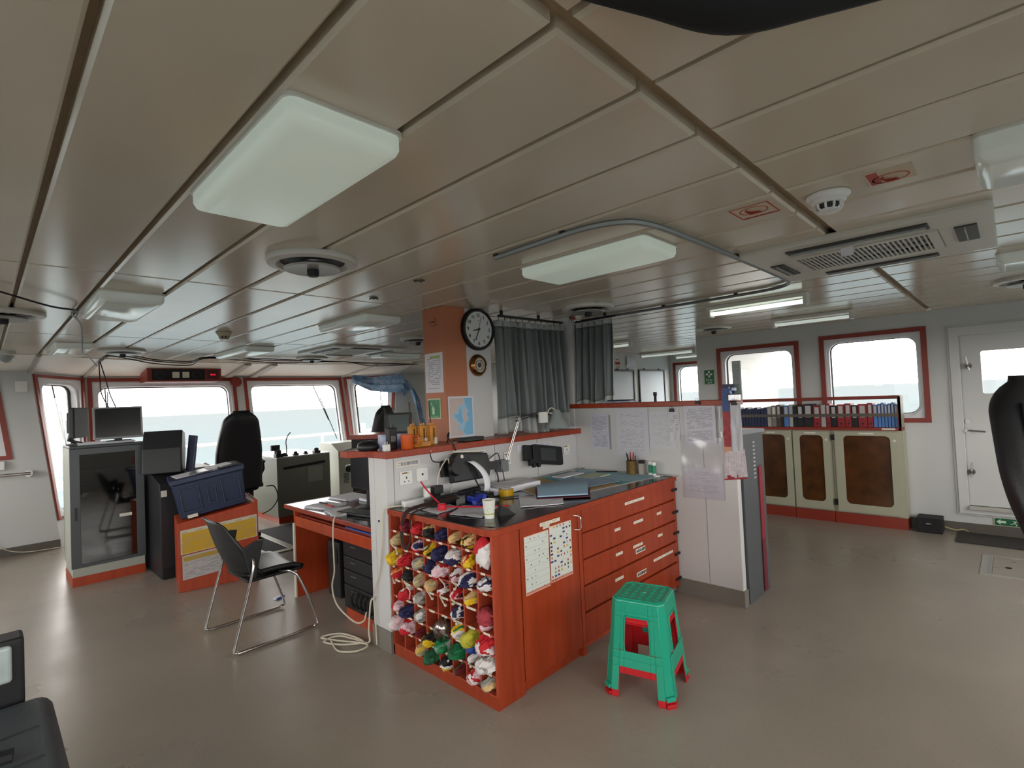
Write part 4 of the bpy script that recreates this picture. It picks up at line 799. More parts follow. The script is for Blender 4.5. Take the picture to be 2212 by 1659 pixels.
# red box with yellow checklists and the blue crate on it
rbx = thing('red_console_box', 'red wooden box with sloping top carrying the blue crate, yellow sheets on its front', 'box', (1.53, 5.6, 0))
A0, A1 = Vector((1.213, 5.384, 0)), Vector((1.855, 5.272, 0)); dx = (A1-A0).normalized(); dy = Vector((-dx.y, dx.x, 0))
def RB(s, d, z): p = A0+dx*s+dy*d; return (p.x, p.y, z)
LW = (A1-A0).length
part(rbx, 'body', B().hexa([RB(0, 0, 0), RB(LW, 0, 0), RB(LW, .5, 0), RB(0, .5, 0), RB(0, 0, .61), RB(LW, 0, .71), RB(LW, .5, .71), RB(0, .5, .61)]), ORA, bevel=.004)
part(rbx, 'raised_end', B().hexa([RB(LW-.03, -.0, .68), RB(LW, 0, .68), RB(LW, .5, .68), RB(LW-.03, .5, .68), RB(LW-.03, 0, .735), RB(LW, 0, .735), RB(LW, .5, .735), RB(LW-.03, .5, .735)]), ORA, bevel=.006)
YS = printed('yellow_checklist', 'c8c2b0', '8f6a14', 18, 5, .02, .04, .3, .55, 4, band=[(.04, .97, .03, .86, 'c9a01f')]); YS2 = printed('half_yellow_list', 'b9b6b6', '74747c', 20, 8, .05, .06, .35, .45, 6, band=[(.03, .97, .74, .93, 'b8962c')])
def fs(s0, z0, s1, z1, sl=.02): return (RB(s0, -.004, z0), RB(s1, -.004, z0+sl*(s1-s0)*8), RB(s1, -.004, z1+sl*(s1-s0)*8), RB(s0, -.004, z1))
one('checklist_sheet', sheet(B(), *fs(.02, .33, .322, .545, .01)), YS, 'yellow checklist sheet at the upper left of the red box front', 'paper', solid=.001)
one('checklist_sheet', sheet(B(), *fs(.33, .36, .64, .57, .01)), YS, 'yellow checklist sheet at the upper right of the red box front', 'paper', solid=.001)
one('checklist_sheet', sheet(B(), *fs(.03, .105, .33, .32, .01)), YS2, 'grey sheet with one yellow band low on the red box front', 'paper', solid=.001)
BC = mat('crate_blue', '142548', .4, var=.12)
br = thing('plastic_crate', 'dark blue plastic crate tilted on top of the red box', 'crate', RB(.015, .03, .628), rot=(0, rad(-8.6), math.atan2(dx.y, dx.x)))
w_, d_, h_ = .575, .42, .37
part(br, 'shell', B().hexa([(.02, .02, 0), (w_-.02, .02, 0), (w_-.02, d_-.02, 0), (.02, d_-.02, 0), (0, 0, h_-.05), (w_, 0, h_-.05), (w_, d_, h_-.05), (0, d_, h_-.05)]), BC, world=False, bevel=.01)
part(br, 'rim', B().box(-.015, -.015, h_-.05, w_+.015, d_+.015, h_), BC, world=False, bevel=.008)
for q in ((.04, .05, .2, h_-.09), (.25, .08, .33, h_-.11), (.37, .05, .53, h_-.09)): part(br, 'side_rib', B().ring(crect(*q, k=0), crect(q[0]+.015, q[1]+.015, q[2]-.015, q[3]-.015, 0), -.004, .02, lambda a, b, d: (a, d, b)), BC, world=False, bevel=.003)
part(br, 'white_sticker', B().box(.07, .0, .0, .15, .012, .028), LAB, world=False)
def on_crate(x0, y0, x1, y1, z0, z1, m, label, name, cat, a=0):
    M = MW[br.name] @ Matrix.Translation(((x0+x1)/2, (y0+y1)/2, 0)) @ Matrix.Rotation(a, 4, 'Z') @ Matrix.Translation((-(x0+x1)/2, -(y0+y1)/2, 0)); return one(name, B().box(x0, y0, z0, x1, y1, z1, M), m, label, cat, bevel=.002)
on_crate(.03, .03, .25, .34, h_+.002, h_+.006, PAPER, 'white sheet on the left of the blue crate lid', 'loose_paper', 'paper', .1)
on_crate(.16, .02, .34, .3, h_+.008, h_+.014, mat('grey_folder', '686c76', .4), 'dark grey folder lying across the blue crate', 'folder', 'folder', -.1)
on_crate(.3, .1, .5, .33, h_+.016, h_+.02, PAPER, 'white form on the middle of the blue crate lid', 'loose_paper', 'paper', .05)
on_crate(.4, .04, .55, .36, h_+.003, h_+.015, mat('black_folder', '20222c', .4), 'black binder on the right of the blue crate', 'folder', 'folder', -.05)
# pilot chairs
def pilot_chair(label, loc, rz, rec=0, tap=0):
    t = thing('pilot_chair', label, 'chair', loc, rz)        # faces local +y
    def back(u, v):
        a = 2*pi*u; z = .62+v*.95; y = -.16-(.13+rec*1.6)*v+.03*sin(v*pi); hw_ = .265*(1-tap*max(0, 1-v/.62)**1.5)*(1-.35*max(0, v-.45)**1.4*2.2)*(1 if v < .84 else max(.3, 1-((v-.84)/.16)**2)**.5); th = .065*(1 if v < .84 else max(.1, 1-((v-.84)/.16)**2)**.5)
        c, s_ = cos(a), sin(a); e = lambda q: math.copysign(abs(q)**.5, q); return Vector((hw_*e(c), y+th*e(s_), z))
    b = B(); V = b.grid(back, 36, 40, closed_u=True); b.face(V[0][::-1]); b.face(V[-1]); part(t, 'backrest', b, LEATHER, world=False, smooth=50)
    b = B(); V = b.grid(lambda u, v: Vector(((.18+tap*.12)*(1-tap*max(0, 1-v/.6)**1.5)*math.copysign(abs(cos(2*pi*u))**.5, cos(2*pi*u))*(.95-.3*v*v), -.09-(.11+rec*1.25)*v+.035*sin(2*pi*u), (.72+v*.74))), 24, 12, closed_u=True); b.face(V[0][::-1]); b.face(V[-1])
    part(t, 'back_cushion', b, mat('cushion_leather', '34383e', .3, bump=.2, bs=60), world=False, smooth=50, label='shiny grey leather back cushion')
    part(t, 'seat_cushion', B().box(-.25, -.16, .56, .25, .34, .68), LEATHER, world=False, bevel=.045, seg=4, smooth=40)
    for s in (-1, 1):
        ar = part(t, 'armrest', B().tube([(s*.31, -.13, .90), (s*.32, .02, .93), (s*.32, .26, .90)], [.03, .042, .032], 12, flat=.6), mat('armrest_grey', '3a3d40', .35), world=False, smooth=60)
        part(ar, 'bracket', B().tube([(s*.24, -.15, .72), (s*.3, -.14, .82), (s*.31, -.1, .9)], .022, 8), BLK, world=False)
        part(t, 'adjuster_knob', B().cyl((s*.25, -.1, .62), (s*.30, -.1, .62), .03), BLK, world=False)
    part(t, 'pedestal', B().cyl((0, 0, .05), (0, 0, .56), .06, .05).box(-.17, -.15, .48, .17, .2, .57), BLKM, world=False); part(t, 'foot_plate', B().box(-.22, -.22, .0, .22, .22, .05), BLKM, world=False, bevel=.01)
    return t
pc = pilot_chair('black high-backed pilot chair seen from behind in front of the windows', (2.2, 7.02, .02), rad(3))
dup(pc, (4.27, 7.25, .0), rad(25), 'black high-backed pilot chair near the salmon column with its left armrest raised')
pilot_chair('black pilot chair with shiny grey cushion cut by the right edge of the picture', (2.735, -.345, .03), rad(128), rec=.10, tap=.45)
one('floor_track', B().box(2.02, 5.9, 0, 2.10, 8.4, .014).box(2.42, 5.9, 0, 2.50, 8.4, .014).box(2.02, 5.9, 0, 2.95, 5.98, .012).box(2.16, 5.98, 0, 2.2, 8.4, .012), ALU, 'aluminium floor rails that the first pilot chair slides on', 'floor rail', bevel=.002)
one('rubber_mat', B().box(2.105, 5.99, .0, 2.155, 8.38, .008).box(2.205, 5.99, 0, 2.415, 8.38, .008).box(2.51, 5.99, 0, 3.0, 7.2, .008), RUB, 'black rubber strips between the aluminium floor rails', 'mat')
one('cable', B().tube(smoothline([(2.52, 6.85, .62), (2.62, 6.85, .60), (2.66, 6.85, .45), (2.6, 6.9, .32), (2.5, 6.95, .26)], 6), .007, 6), BLK, 'black hose curving out from under the first pilot chair', 'cable')
# centre front console
CG1 = mat('console_grey_green', '74776b', .45, var=.05)
cc = thing('front_console', 'grey-green instrument console right of the first pilot chair with a black handrail', 'console', (3.25, 7.8, 0))
part(cc, 'body', B().box(2.85, 7.34, .09, 3.62, 8.6, .9), CG1, bevel=.004); part(cc, 'plinth', B().box(2.87, 7.37, 0, 3.6, 8.55, .09), ORA); part(cc, 'top_panel', B().box(2.85, 7.34, .9, 3.62, 8.6, .915), mat('console_top', 'a4a8a4', .35))
part(cc, 'handrail', B().tube([(2.93, 7.30, .76), (3.52, 7.30, .79)], .018, 10).cyl((2.95, 7.30, .76), (2.95, 7.34, .76), .012).cyl((3.5, 7.30, .79), (3.5, 7.34, .79), .012), BLK, smooth=40)
one('notice_paper', sheet(B(), (3.28, 7.336, .52), (3.5, 7.336, .52), (3.5, 7.336, .74), (3.28, 7.336, .74), n=3), mat('grey_notice', '94968c', .5), 'faint grey notice on the front of the middle console', 'paper', solid=.001)
k_ = 0
for x, y, h, r, nm in ((2.9, 7.4, .10, .05, 'round black camera on the left corner of the middle console'), (3.02, 7.5, .04, .04, 'low black knob group on the middle console'), (3.16, 7.45, .05, .035, 'small black switch cluster in the middle of the console top'), (3.33, 7.5, .035, .03, 'flat black microphone on the console top'), (3.47, 7.45, .07, .045, 'black trackball unit at the right of the console top')):
    t = thing('control_unit', nm, 'control', (x, y, .915)); part(t, 'base', B().box(x-r, y-r, .915, x+r, y+r, .915+h*.5), BLK, bevel=.006); part(t, 'knob', B().lathe([(0, 0), (r*.7, 0), (r*.75, h*.4), (r*.4, h*.55), (0, h*.6)], (x, y, .915+h*.5), 16), BLK, smooth=50)
cm = thing('small_display', 'little black display on a stalk at the left of the middle console', 'display', (2.9, 7.5, .915)); part(cm, 'housing', B().box(2.84, 7.49, 1.0, 2.96, 7.53, 1.08), BLK, bevel=.004); part(cm, 'stalk', B().cyl((2.9, 7.51, .915), (2.9, 7.51, 1.0), .012), BLK)
one('flexible_stalk', B().tube(smoothline([(3.05, 7.5, .91), (3.055, 7.5, 1.02), (3.05, 7.5, 1.12), (3.075, 7.49, 1.20), (3.11, 7.48, 1.245)], 6), .007, 6), BLK, 'bent flexible stalk standing up from the middle console', 'microphone')
wc = thing('white_cabinet', 'white sloping-sided cabinet behind the second pilot chair by the window', 'cabinet', (4.5, 8.5, 0)); part(wc, 'body', B().prism([(8.2, 0), (8.9, 0), (8.9, .95), (8.45, .95), (8.2, .82)], 4.2, 4.85, lambda a, b, d: (d, a, b)), mat('cabinet_white', 'b9bdb2', .45), bevel=.005)
part(wc, 'vent_slots', (lambda b: [b.box(4.28, 8.195, .28+k*.022, 4.38, 8.2, .29+k*.022) for k in range(8)] and b)(B()), DARK)
# overhead instrument box and red disc
ob = thing('instrument_panel', 'red framed instrument box with gauges hanging over the front window', 'instrument panel', (2.2, 9.1, 2.06)); yb = 9.0
part(ob, 'housing', B().box(1.70, yb, 2.065, 2.68, 9.45, 2.27), REDT, bevel=.004); part(ob, 'face', B().box(1.76, yb-.006, 2.09, 2.45, yb, 2.25), BLKM)
for x in (1.86, 2.33): g_ = part(ob, 'gauge', B().cyl((x, yb-.006, 2.17), (x, yb-.02, 2.17), .06, seg=28), DARK); part(g_, 'dial', B().cyl((x, yb-.02, 2.17), (x, yb-.022, 2.17), .045, seg=28), BLKM)
for x in (2.06, 2.19): part(ob, 'indicator', B().box(x-.045, yb-.012, 2.12, x+.045, yb-.005, 2.21), CREAM)
rd_ = part(ob, 'red_display', B().box(2.48, yb-.008, 2.1, 2.64, yb, 2.24), mat('dark_red_panel', '4a0e12', .3)); letters(rd_, '88:8', (2.56, yb-.01, 2.17), (1, 0, 0), (0, 0, 1), .025, mat('red_led', 'd01830', .4, emit=.6), .07, 'digits')
one('wall_disc', B().cyl((3.07, 9.62, 2.08), (3.07, 9.52, 2.08), .085, seg=32), REDT, 'round red-brown disc on the post between the two front windows', 'cover', bevel=.004)
# blue cloth on the right angled window
def clo(u, v):
    P_ = [(4.98, 9.05, 2.16), (5.3, 8.9, 2.12), (5.62, 8.35, 2.14), (5.80, 8.3, 1.75), (5.88, 8.3, 1.4), (5.96, 8.3, 1.05)]; f = u*5; i = min(4, int(f)); a = Vector(P_[i]).lerp(Vector(P_[i+1]), f-i)
    wd = .07+.2*sin(pi*min(1, u*1.15)); return a+Vector((.26*v*(1 if u > .45 else .2)-.10*v, -.03*sin(v*17+u*9)-.02, -wd*v*(1.2 if u < .45 else .5)+.02*sin(v*11)))
one('hanging_cloth', (lambda b: (b.grid(clo, 50, 18), b)[1])(B()), mat('blue_cloth', '5a86b4', .8, var=.4, vs=9, col2='a8bcd0'), 'faded blue cloth draped over the corner of the right angled window', 'cloth', smooth=70, solid=.004)
# far left wing wall
hr = thing('handrail', 'steel handrail along the far left wall', 'handrail', (-.3, 8.47, .95)); part(hr, 'rail', B().tube([(-1.5, 8.46, .97), (.42, 8.46, .955)], .017, 10), STEEL, smooth=40); part(hr, 'end_mount', B().cyl((.40, 8.46, .955), (.40, 8.55, .945), .04, seg=20), STEEL, smooth=40)
sb_ = thing('switch_box', 'white switch box above the handrail at the left edge', 'switch', (.13, 8.53, 1.05)); part(sb_, 'box', B().box(.02, 8.50, 1.02, .2, 8.55, 1.12), WPL, bevel=.005); part(sb_, 'toggle', B().box(.1, 8.49, 1.06, .12, 8.5, 1.09), LAB)
boxthing('junction_plate', 'small white plate high on the wall beside the narrow window', 'plate', (.3, 8.545, 1.93, .41, 8.585, 2.06), WPL)
one('cable', B().tube(smoothline([(-.02, 8.52, .62), (.06, 8.52, .45), (.08, 8.52, .3), (.16, 8.52, .12), (.35, 8.5, .03), (.68, 8.45, .02)], 6), .005, 6), mat('cord_white', 'c8c0ae'), 'thin pale cord hanging down the far left wall to the floor', 'cable')
# near-left armchair, cut by the frame
la = thing('black_armchair', 'black padded seat cut off at the lower left corner of the picture', 'chair', (-.1, 2.4, 0))
part(la, 'seat', B().box(-.5, 1.72, .40, .185, 2.74, .55), mat('seat_fabric', '3a3f44', .6, bump=.2), bevel=.05, seg=4, smooth=40)
part(la, 'seat_seam', (lambda b: [b.tube(smoothline([(-.45, y, .551), (-.1, y+.01, .553), (.13, y+.03, .548)], 4), .005, 6) for y in (2.0, 2.2, 2.42)] and b)(B()), mat('seam_dark', '1e2124', .7))
bk_ = part(la, 'back', B().box(-.5, 2.76, .35, .11, 2.88, .77), BLKM, bevel=.012); part(bk_, 'back_pad', B().box(-.45, 2.735, .62, .075, 2.765, .755), mat('pale_vinyl', 'a8b4b4', .35, var=.2, vs=12), bevel=.012, seg=3, label='pale scuffed vinyl pad')
part(la, 'base', B().box(-.45, 1.8, 0, .1, 2.7, .40), BLKM)
sp = thing('snack_pouch', 'crumpled blue and white pouch on the black seat at the lower left', 'pouch', (.0, 2.02, .556)); part(sp, 'pouch', B().box(-.12, 1.97, .556, .075, 2.07, .59, Matrix.Translation((0, 0, 0)) @ Matrix.Rotation(.0, 4, 'Z')), mat('pouch_blue', '3a6aa8', .35, var=.5, vs=14, col2='d8dce4'), bevel=.014, seg=3)
one('paper_scrap', sheet(B(), (.02, 2.08, .557), (.10, 2.06, .557), (.115, 2.13, .562), (.05, 2.14, .562), wob=.006), mat('tan_paper', 'c8a47c', .7), 'torn tan paper scrap on the black seat', 'paper', solid=.002)
one('belt', B().tube(smoothline([(-.3, 2.3, .57), (-.05, 2.28, .575), (.06, 2.26, .572)], 4), .022, 8, flat=.4), BLK, 'black strap lying across the seat at the lower left', 'strap')
# ---------------------------------------------------------------- desk with computer
ds = thing('desk', 'red-brown desk with a black top and pull-out tray left of the partition', 'desk', (2.2, 3.85, 0))
part(ds, 'top', B().box(1.845, 3.16, .735, 2.6, 4.58, .762), TOP, bevel=.003); part(ds, 'top_edge', B().box(1.83, 3.16, .73, 1.846, 4.58, .764).box(1.83, 4.575, .73, 2.6, 4.59, .764), REDT, bevel=.004)
part(ds, 'apron', B().box(1.852, 3.16, .60, 1.868, 4.43, .682), ORA, bevel=.002); part(ds, 'tray', B().box(1.88, 3.2, .675, 2.4, 4.4, .69), REDT); part(ds, 'side_panel', B().box(1.85, 4.415, 0, 2.58, 4.44, .73), ORA); part(ds, 'panel_edge', B().box(1.838, 4.414, 0, 1.85, 4.441, .62), CREAM); part(ds, 'back_panel', B().box(2.57, 3.16, .3, 2.585, 4.415, .73), ORA)
one('blue_folder', B().box(1.875, 3.22, .691, 2.15, 3.6, .700), mat('folder_blue', '2a58a8', .4), 'blue folder lying in the open desk tray', 'folder', bevel=.002)
er = thing('equipment_stack', 'black stack of audio-like equipment on an orange plinth under the desk', 'equipment', (2.2, 3.4, 0)); part(er, 'plinth', B().box(1.905, 3.165, 0, 2.4, 3.68, .085), ORA)
for k, (za, zb) in enumerate(((.09, .26), (.265, .37), (.375, .47), (.475, .585))):
    u = part(er, 'unit', B().box(1.90, 3.165, za, 2.42, 3.69, zb), BLK if k % 2 else mat('unit_black', '0e0f12', .4), bevel=.004); part(u, 'handle', B().box(1.893, 3.5, zb-.035, 1.9, 3.57, zb-.03), STEEL)
    if k == 0: part(u, 'cable_loops', (lambda b: [b.tube([(1.895, 3.3+j*.06, .12), (1.875, 3.3+j*.06, .16), (1.875, 3.3+j*.06, .2), (1.895, 3.3+j*.06, .23)], .008, 6) for j in range(5)] and b)(B()), BLKM)
tw = thing('computer_tower', 'black computer tower standing under the desk', 'computer', (2.3, 4.12, 0)); part(tw, 'case', B().box(2.05, 4.02, .02, 2.5, 4.22, .47), BLK, bevel=.006); part(tw, 'front_bezel', B().box(2.035, 4.02, .02, 2.05, 4.22, .47), DARK, bevel=.008); part(tw, 'drive_slot', B().box(2.03, 4.05, .3, 2.036, 4.15, .43), BLKM); part(tw, 'feet', B().box(2.1, 4.03, 0, 2.14, 4.21, .02).box(2.4, 4.03, 0, 2.44, 4.21, .02), RUB)
boxthing('beige_box', 'beige device box hanging beneath the desk top', 'device', (2.02, 4.05, .53, 2.25, 4.28, .672), mat('beige_plastic', 'b0a890', .5), .006)
mn = thing('monitor', 'black flat monitor on the desk, seen from the side of the partition', 'monitor', (2.2, 3.8, .762), rz=rad(-90))
part(mn, 'housing', B().box(-.24, -.03, .14, .24, .02, .47), BLK, world=False, bevel=.008); part(mn, 'screen', B().box(-.225, -.034, .155, .225, -.028, .455), mat('screen_dark', '15171b', .25), world=False); part(mn, 'stand', B().cyl((0, 0, .0), (0, .0, .16), .022).lathe([(0, 0), (.11, 0), (.1, .012), (0, .016)], (0, 0, 0), 28), BLK, world=False)
kb = thing('keyboard', 'black keyboard on the desk in front of the monitor', 'keyboard', (2.02, 3.62, .7625), rz=rad(-78)); part(kb, 'body', B().box(-.2, -.07, 0, .2, .07, .018), BLK, world=False, bevel=.005)
part(kb, 'keys', (lambda b: [b.box(-.19+i*.0262, -.06+j*.024, .018, -.169+i*.0262, -.041+j*.024, .024) for i in range(14) for j in range(5)] and b)(B()), DARK, world=False)
for q, rz, nm in (((1.9, 4.02, 2.1, 4.3), .2, 'white sheets at the left corner of the desk'), ((1.87, 3.68, 2.06, 3.96), -.25, 'open white booklet at the front edge of the desk'), ((2.2, 4.2, 2.45, 4.5), .1, 'papers at the back corner of the desk')):
    papers_stack(q[0], q[1], q[2], q[3], .763, 5, nm, rz)
boxthing('note_pad', 'long white pad behind the keyboard on the desk', 'pad', (2.3, 3.75, .763, 2.5, 4.15, .785), PAPER)
for q, m, nm in (((1.98, 4.0, .78, 2.0, 4.12, .79), INKR, 'red pen on the desk papers'), ((2.0, 4.16, .78, 2.02, 4.28, .79), BLK, 'dark marker on the desk papers')): boxthing('pen', nm, 'pen', q, m)
one('desk_cable', B().tube(smoothline([(2.1, 3.85, .77), (1.95, 3.72, .775), (1.84, 3.68, .77), (1.815, 3.67, .65), (1.81, 3.66, .5), (1.80, 3.64, .38), (1.79, 3.66, .27), (1.77, 3.55, .17), (1.79, 3.35, .10), (1.80, 3.24, .13), (1.80, 3.2, .2)], 7), .006, 6), mat('cord_white', 'c8c0ae'), 'white cable hanging off the desk edge and curling back to the partition', 'cable')
one('coiled_cable', B().tube(smoothline([(1.812, 3.10, .32), (1.80, 3.14, .28), (1.79, 3.16, .1), (1.78, 3.15, .02), (1.75, 3.3, .012), (1.7, 3.42, .015), (1.6, 3.42, .012), (1.66, 3.28, .012), (1.77, 3.2, .015), (1.73, 3.42, .02), (1.62, 3.5, .012), (1.66, 3.38, .012), (1.76, 3.14, .02), (1.68, 3.12, .012), (1.6, 3.22, .012), (1.64, 3.4, .012)], 7), .006, 6), mat('cord_white', 'c8c0ae'), 'coil of white cable on the floor by the partition end', 'cable')
one('power_cable', B().tube(smoothline([(1.90, 2.86, .935), (1.83, 2.925, .93), (1.808, 2.955, .90), (1.806, 2.97, .75), (1.806, 3.0, .6), (1.808, 3.03, .5), (1.80, 3.09, .36), (1.80, 3.1, .28), (1.802, 3.09, .15), (1.80, 3.08, .02)], 7), .0045, 6), mat('cord_white', 'c8c0ae'), 'white power cable running down the end of the partition', 'cable')
one('screw_hole', B().cyl((1.821, 3.03, .83), (1.816, 3.03, .83), .008), BLKM, 'small dark plug in the end of the partition', 'plug')
bxs = thing('sweets_packet', 'small blue and white packet dropped on the floor beside the desk', 'packet', (1.74, 4.53, 0)); part(bxs, 'packet', B().box(-.04, -.025, 0, .04, .025, .012), mat('packet_white', 'd0d8e4', .4), world=False, bevel=.002); part(bxs, 'blue_side', B().box(-.041, -.026, 0, .041, -.01, .0125), mat('packet_blue', '1c3c9c', .4), world=False); bxs.rotation_euler.z = .5
# red-edged hutch in the middle distance with a monitor
hu = thing('console_hutch', 'dark console with a red-edged shelf between the second pilot chair and the column', 'console', (3.42, 5.62, 0), rz=rad(-46)); part(hu, 'body', B().box(-.35, .02, 0, .6, .45, 1.17), BLKM, world=False); part(hu, 'shelf', B().box(-.38, 0, 1.17, .62, .48, 1.225), RED, world=False, bevel=.004); part(hu, 'white_panel', B().box(-.02, .005, 1.0, .3, .02, 1.16), LAB, world=False); part(hu, 'paper_label', B().box(.0, -.002, 1.18, .04, 0, 1.2).box(.12, -.002, 1.18, .16, 0, 1.2), LAB, world=False)
hm = thing('monitor', 'grey-screened monitor tilted on the red-edged shelf left of the column', 'monitor', (3.75, 5.5, 1.225), rz=rad(-46)); part(hm, 'housing', B().box(-.15, 0, .02, .17, .03, .26, Matrix.Rotation(-.15, 4, 'X')), BLK, world=False, bevel=.006); part(hm, 'screen', B().box(-.12, -.004, .04, .14, .001, .235, Matrix.Rotation(-.15, 4, 'X')), mat('screen_grey', '5f6a6a', .2), world=False); part(hm, 'foot', B().box(-.08, -.02, 0, .08, .1, .02), BLK, world=False)
hm.location = (3.43, 5.24, 1.225)
# ================================================================ on the partition: clock, signs, curtains
ck = thing('wall_clock', 'round black-rimmed wall clock showing twenty-six to nine beside the salmon column', 'clock', (2.82, 3.10, 2.165)); C0 = (2.82, 3.105, 2.165); RX = Matrix.Rotation(pi/2, 3, 'X')
part(ck, 'rim', B().lathe([(0, 0), (.17, 0), (.172, .02), (.165, .04), (.150, .042), (.146, .03)], C0, 56, RX), BLK, smooth=50); part(ck, 'face', B().lathe([(0, .028), (.148, .028)], C0, 56, RX), mat('clock_face', 'd4d8d8', .4))
def ckp(a, r, d=.0305): return (C0[0]+r*sin(a), C0[1]-d, C0[2]+r*cos(a))
nb = part(ck, 'minute_marks', (lambda b: [b.box(-.0012, -.0312, .14, .0012, -.029, .146, Matrix.Translation(C0) @ Matrix.Rotation(2*pi*k/60, 4, 'Y')) for k in range(60)] and b)(B()), INK)
for h in range(1, 13): letters(ck, str(h), ckp(2*pi*h/12, .113, .0305), (1, 0, 0), (0, 0, 1), .027, INK, name='numeral')
for a, L, w, nm in ((2*pi*(8.57/12), .062, .004, 'hour_hand'), (2*pi*34/60, .10, .003, 'minute_hand'), (2*pi*2.2/60, .10, .001, 'second_hand')): part(ck, nm, B().box(-w, -.036, -.015, w, -.034, L, Matrix.Translation(C0) @ Matrix.Rotation(a, 4, 'Y')), INK)
part(ck, 'hub', B().lathe([(0, .03), (.008, .03), (.008, .038), (0, .038)], C0, 16, RX), INK); part(ck, 'small_mark', B().lathe([(0, .029), (.004, .029), (.004, .0305), (0, .0305)], (2.82, 3.105, 2.235), 12, RX), INK)
bm_ = thing('barometer', 'small round brass-rimmed barometer below the wall clock', 'barometer', (2.815, 3.10, 1.875)); C1 = (2.815, 3.105, 1.875); BR = mat('brass', '9a6a40', .22, 1)
part(bm_, 'rim', B().lathe([(0, 0), (.088, 0), (.09, .012), (.075, .035), (.062, .042), (.058, .03)], C1, 48, RX), BR, smooth=50); part(bm_, 'dial', B().lathe([(0, .026), (.06, .026)], C1, 40, RX), mat('dial_silver', 'b8b4a8', .3)); part(bm_, 'inner_scale', B().ring([(.042*cos(a*pi/18), .042*sin(a*pi/18)) for a in range(36)], [(.038*cos(a*pi/18), .038*sin(a*pi/18)) for a in range(36)], .0262, .028, lambda a, b, d: (C1[0]+a, C1[1]-d, C1[2]+b)), INK); part(bm_, 'movement', B().lathe([(0, .026), (.02, .026), (.018, .031), (0, .031)], C1, 20, RX), mat('dial_dark', '3a3428', .4)); part(bm_, 'needle', B().box(-.0015, -.033, -.02, .0015, -.031, .045, Matrix.Translation(C1) @ Matrix.Rotation(.5, 4, 'Y')), INK)
# notices on the column
def xsheet(name, x, ya, za, yb, zb, m, label, cat, sk=0, wob=.0): return one(name, sheet(B(), (x, ya, za), (x, yb, za+sk), (x, yb, zb+sk), (x, ya, zb), wob=wob, n=4), m, label, cat, solid=.001)
def ysheet(name, y, xa, za, xb, zb, m, label, cat, sk=0, wob=.0, n=4, bend=0): return one(name, sheet(B(), (xa, y, za), (xb, y, za+sk), (xb, y, zb+sk), (xa, y, zb), wob=wob, n=n, bend=bend), m, label, cat, solid=.001)
xsheet('notice_sheet', 2.473, 3.345, 1.665, 3.12, 1.975, printed('notice_print', 'd4d4da', '6a6a74', 20, 9, .12, .1, .3, .4, 11, band=[(.28, .85, .86, .93, 'a4b070')]), 'white printed notice taped to the left face of the salmon column', 'notice')
gs = thing('green_sign', 'small green safety sign with a white figure under the notice on the salmon column', 'sign', (2.47, 3.25, 1.46)); part(gs, 'plate', B().box(2.469, 3.165, 1.462, 2.474, 3.325, 1.62), mat('sign_border', 'b8c4a0', .5)); GRN = mat('sign_green', '0f7a48', .4); part(gs, 'green_field', B().box(2.467, 3.175, 1.472, 2.4695, 3.315, 1.61), GRN)
LUM = mat('sign_symbol', 'c8e0c8', .5); part(gs, 'symbol', B().tube([(2.4665, 3.28, 1.59), (2.4665, 3.265, 1.565), (2.4665, 3.25, 1.545)], .003, 6).lathe([(0, 0), (.012, .004), (.010, .03), (.016, .045), (.006, .06), (0, .06)], (2.466, 3.245, 1.495), 10).tube([(2.4665, 3.255, 1.555), (2.4665, 3.235, 1.535)], .005, 6), LUM); letters(gs, 'SART', (2.4665, 3.21, 1.594), (0, -1, 0), (0, 0, 1), .008, LUM, .035); letters(gs, 'RADAR TRANSPONDER', (2.4665, 3.245, 1.482), (0, -1, 0), (0, 0, 1), .007, LUM, .11)
ysheet('chart_print', 3.097, 2.49, 1.31, 2.745, 1.63, chart_mat('coast_map', 'c8b8b4', '7ab4d8', '9cc4dc', 2.2, (.6, .2, 0), .47, 'd8dade', .045), 'small blue and beige coastal map pinned low on the front of the column', 'map')
# curtains on a rail
CM = mat('curtain_grey', '6a7272', .55, sheen=.3, var=.15, vs=4); CT = mat('curtain_band', 'a8adac', .6, var=.1, vs=8)
def curtain(name, A, Bp, ztop, zbot, folds, amp, label, lean=0, sd=0, flare=None, band=.05, bband=.1):
    A, Bp = Vector(A), Vector(Bp); d = (Bp-A); n_ = Vector((-d.y, d.x, 0)).normalized(); t = thing(name, label, 'curtain', (A.x, A.y, zbot)); H_ = ztop-zbot
    def fn(u, v):                              # v 0 at top
        w = amp*(.9+.8*v)*(sin(u*folds*2*pi+sd+.9*sin(u*7+sd))+.35*sin(u*folds*4.3*pi+sd*2+v)); uu = u+(.018*sin(u*folds*2*pi*.5+v*2.5+sd))*v*1.5
        zb = zbot+(flare(u) if flare else 0)
        return A+d*uu+n_*(w+lean*v)+Vector((0, 0, (ztop)+(zb-ztop)*v))
    for nm, v0, v1, m in (('header_band', 0, band/H_, CT), ('cloth', band/H_, 1-bband/H_, CM), ('hem_band', 1-bband/H_, 1, CT)):
        b = B(); b.grid(lambda u, v: fn(u, v0+(v1-v0)*v), folds*14, 26 if nm == 'cloth' else 5); part(t, nm, b, m, smooth=80, solid=.003)
    hk = part(t, 'hooks', (lambda b: [b.tube([fn((k+.25)/folds, 0), fn((k+.25)/folds, 0)+Vector((0, 0, .03))], .0035, 5) for k in range(folds)] and b)(B()), BLK)
    return t
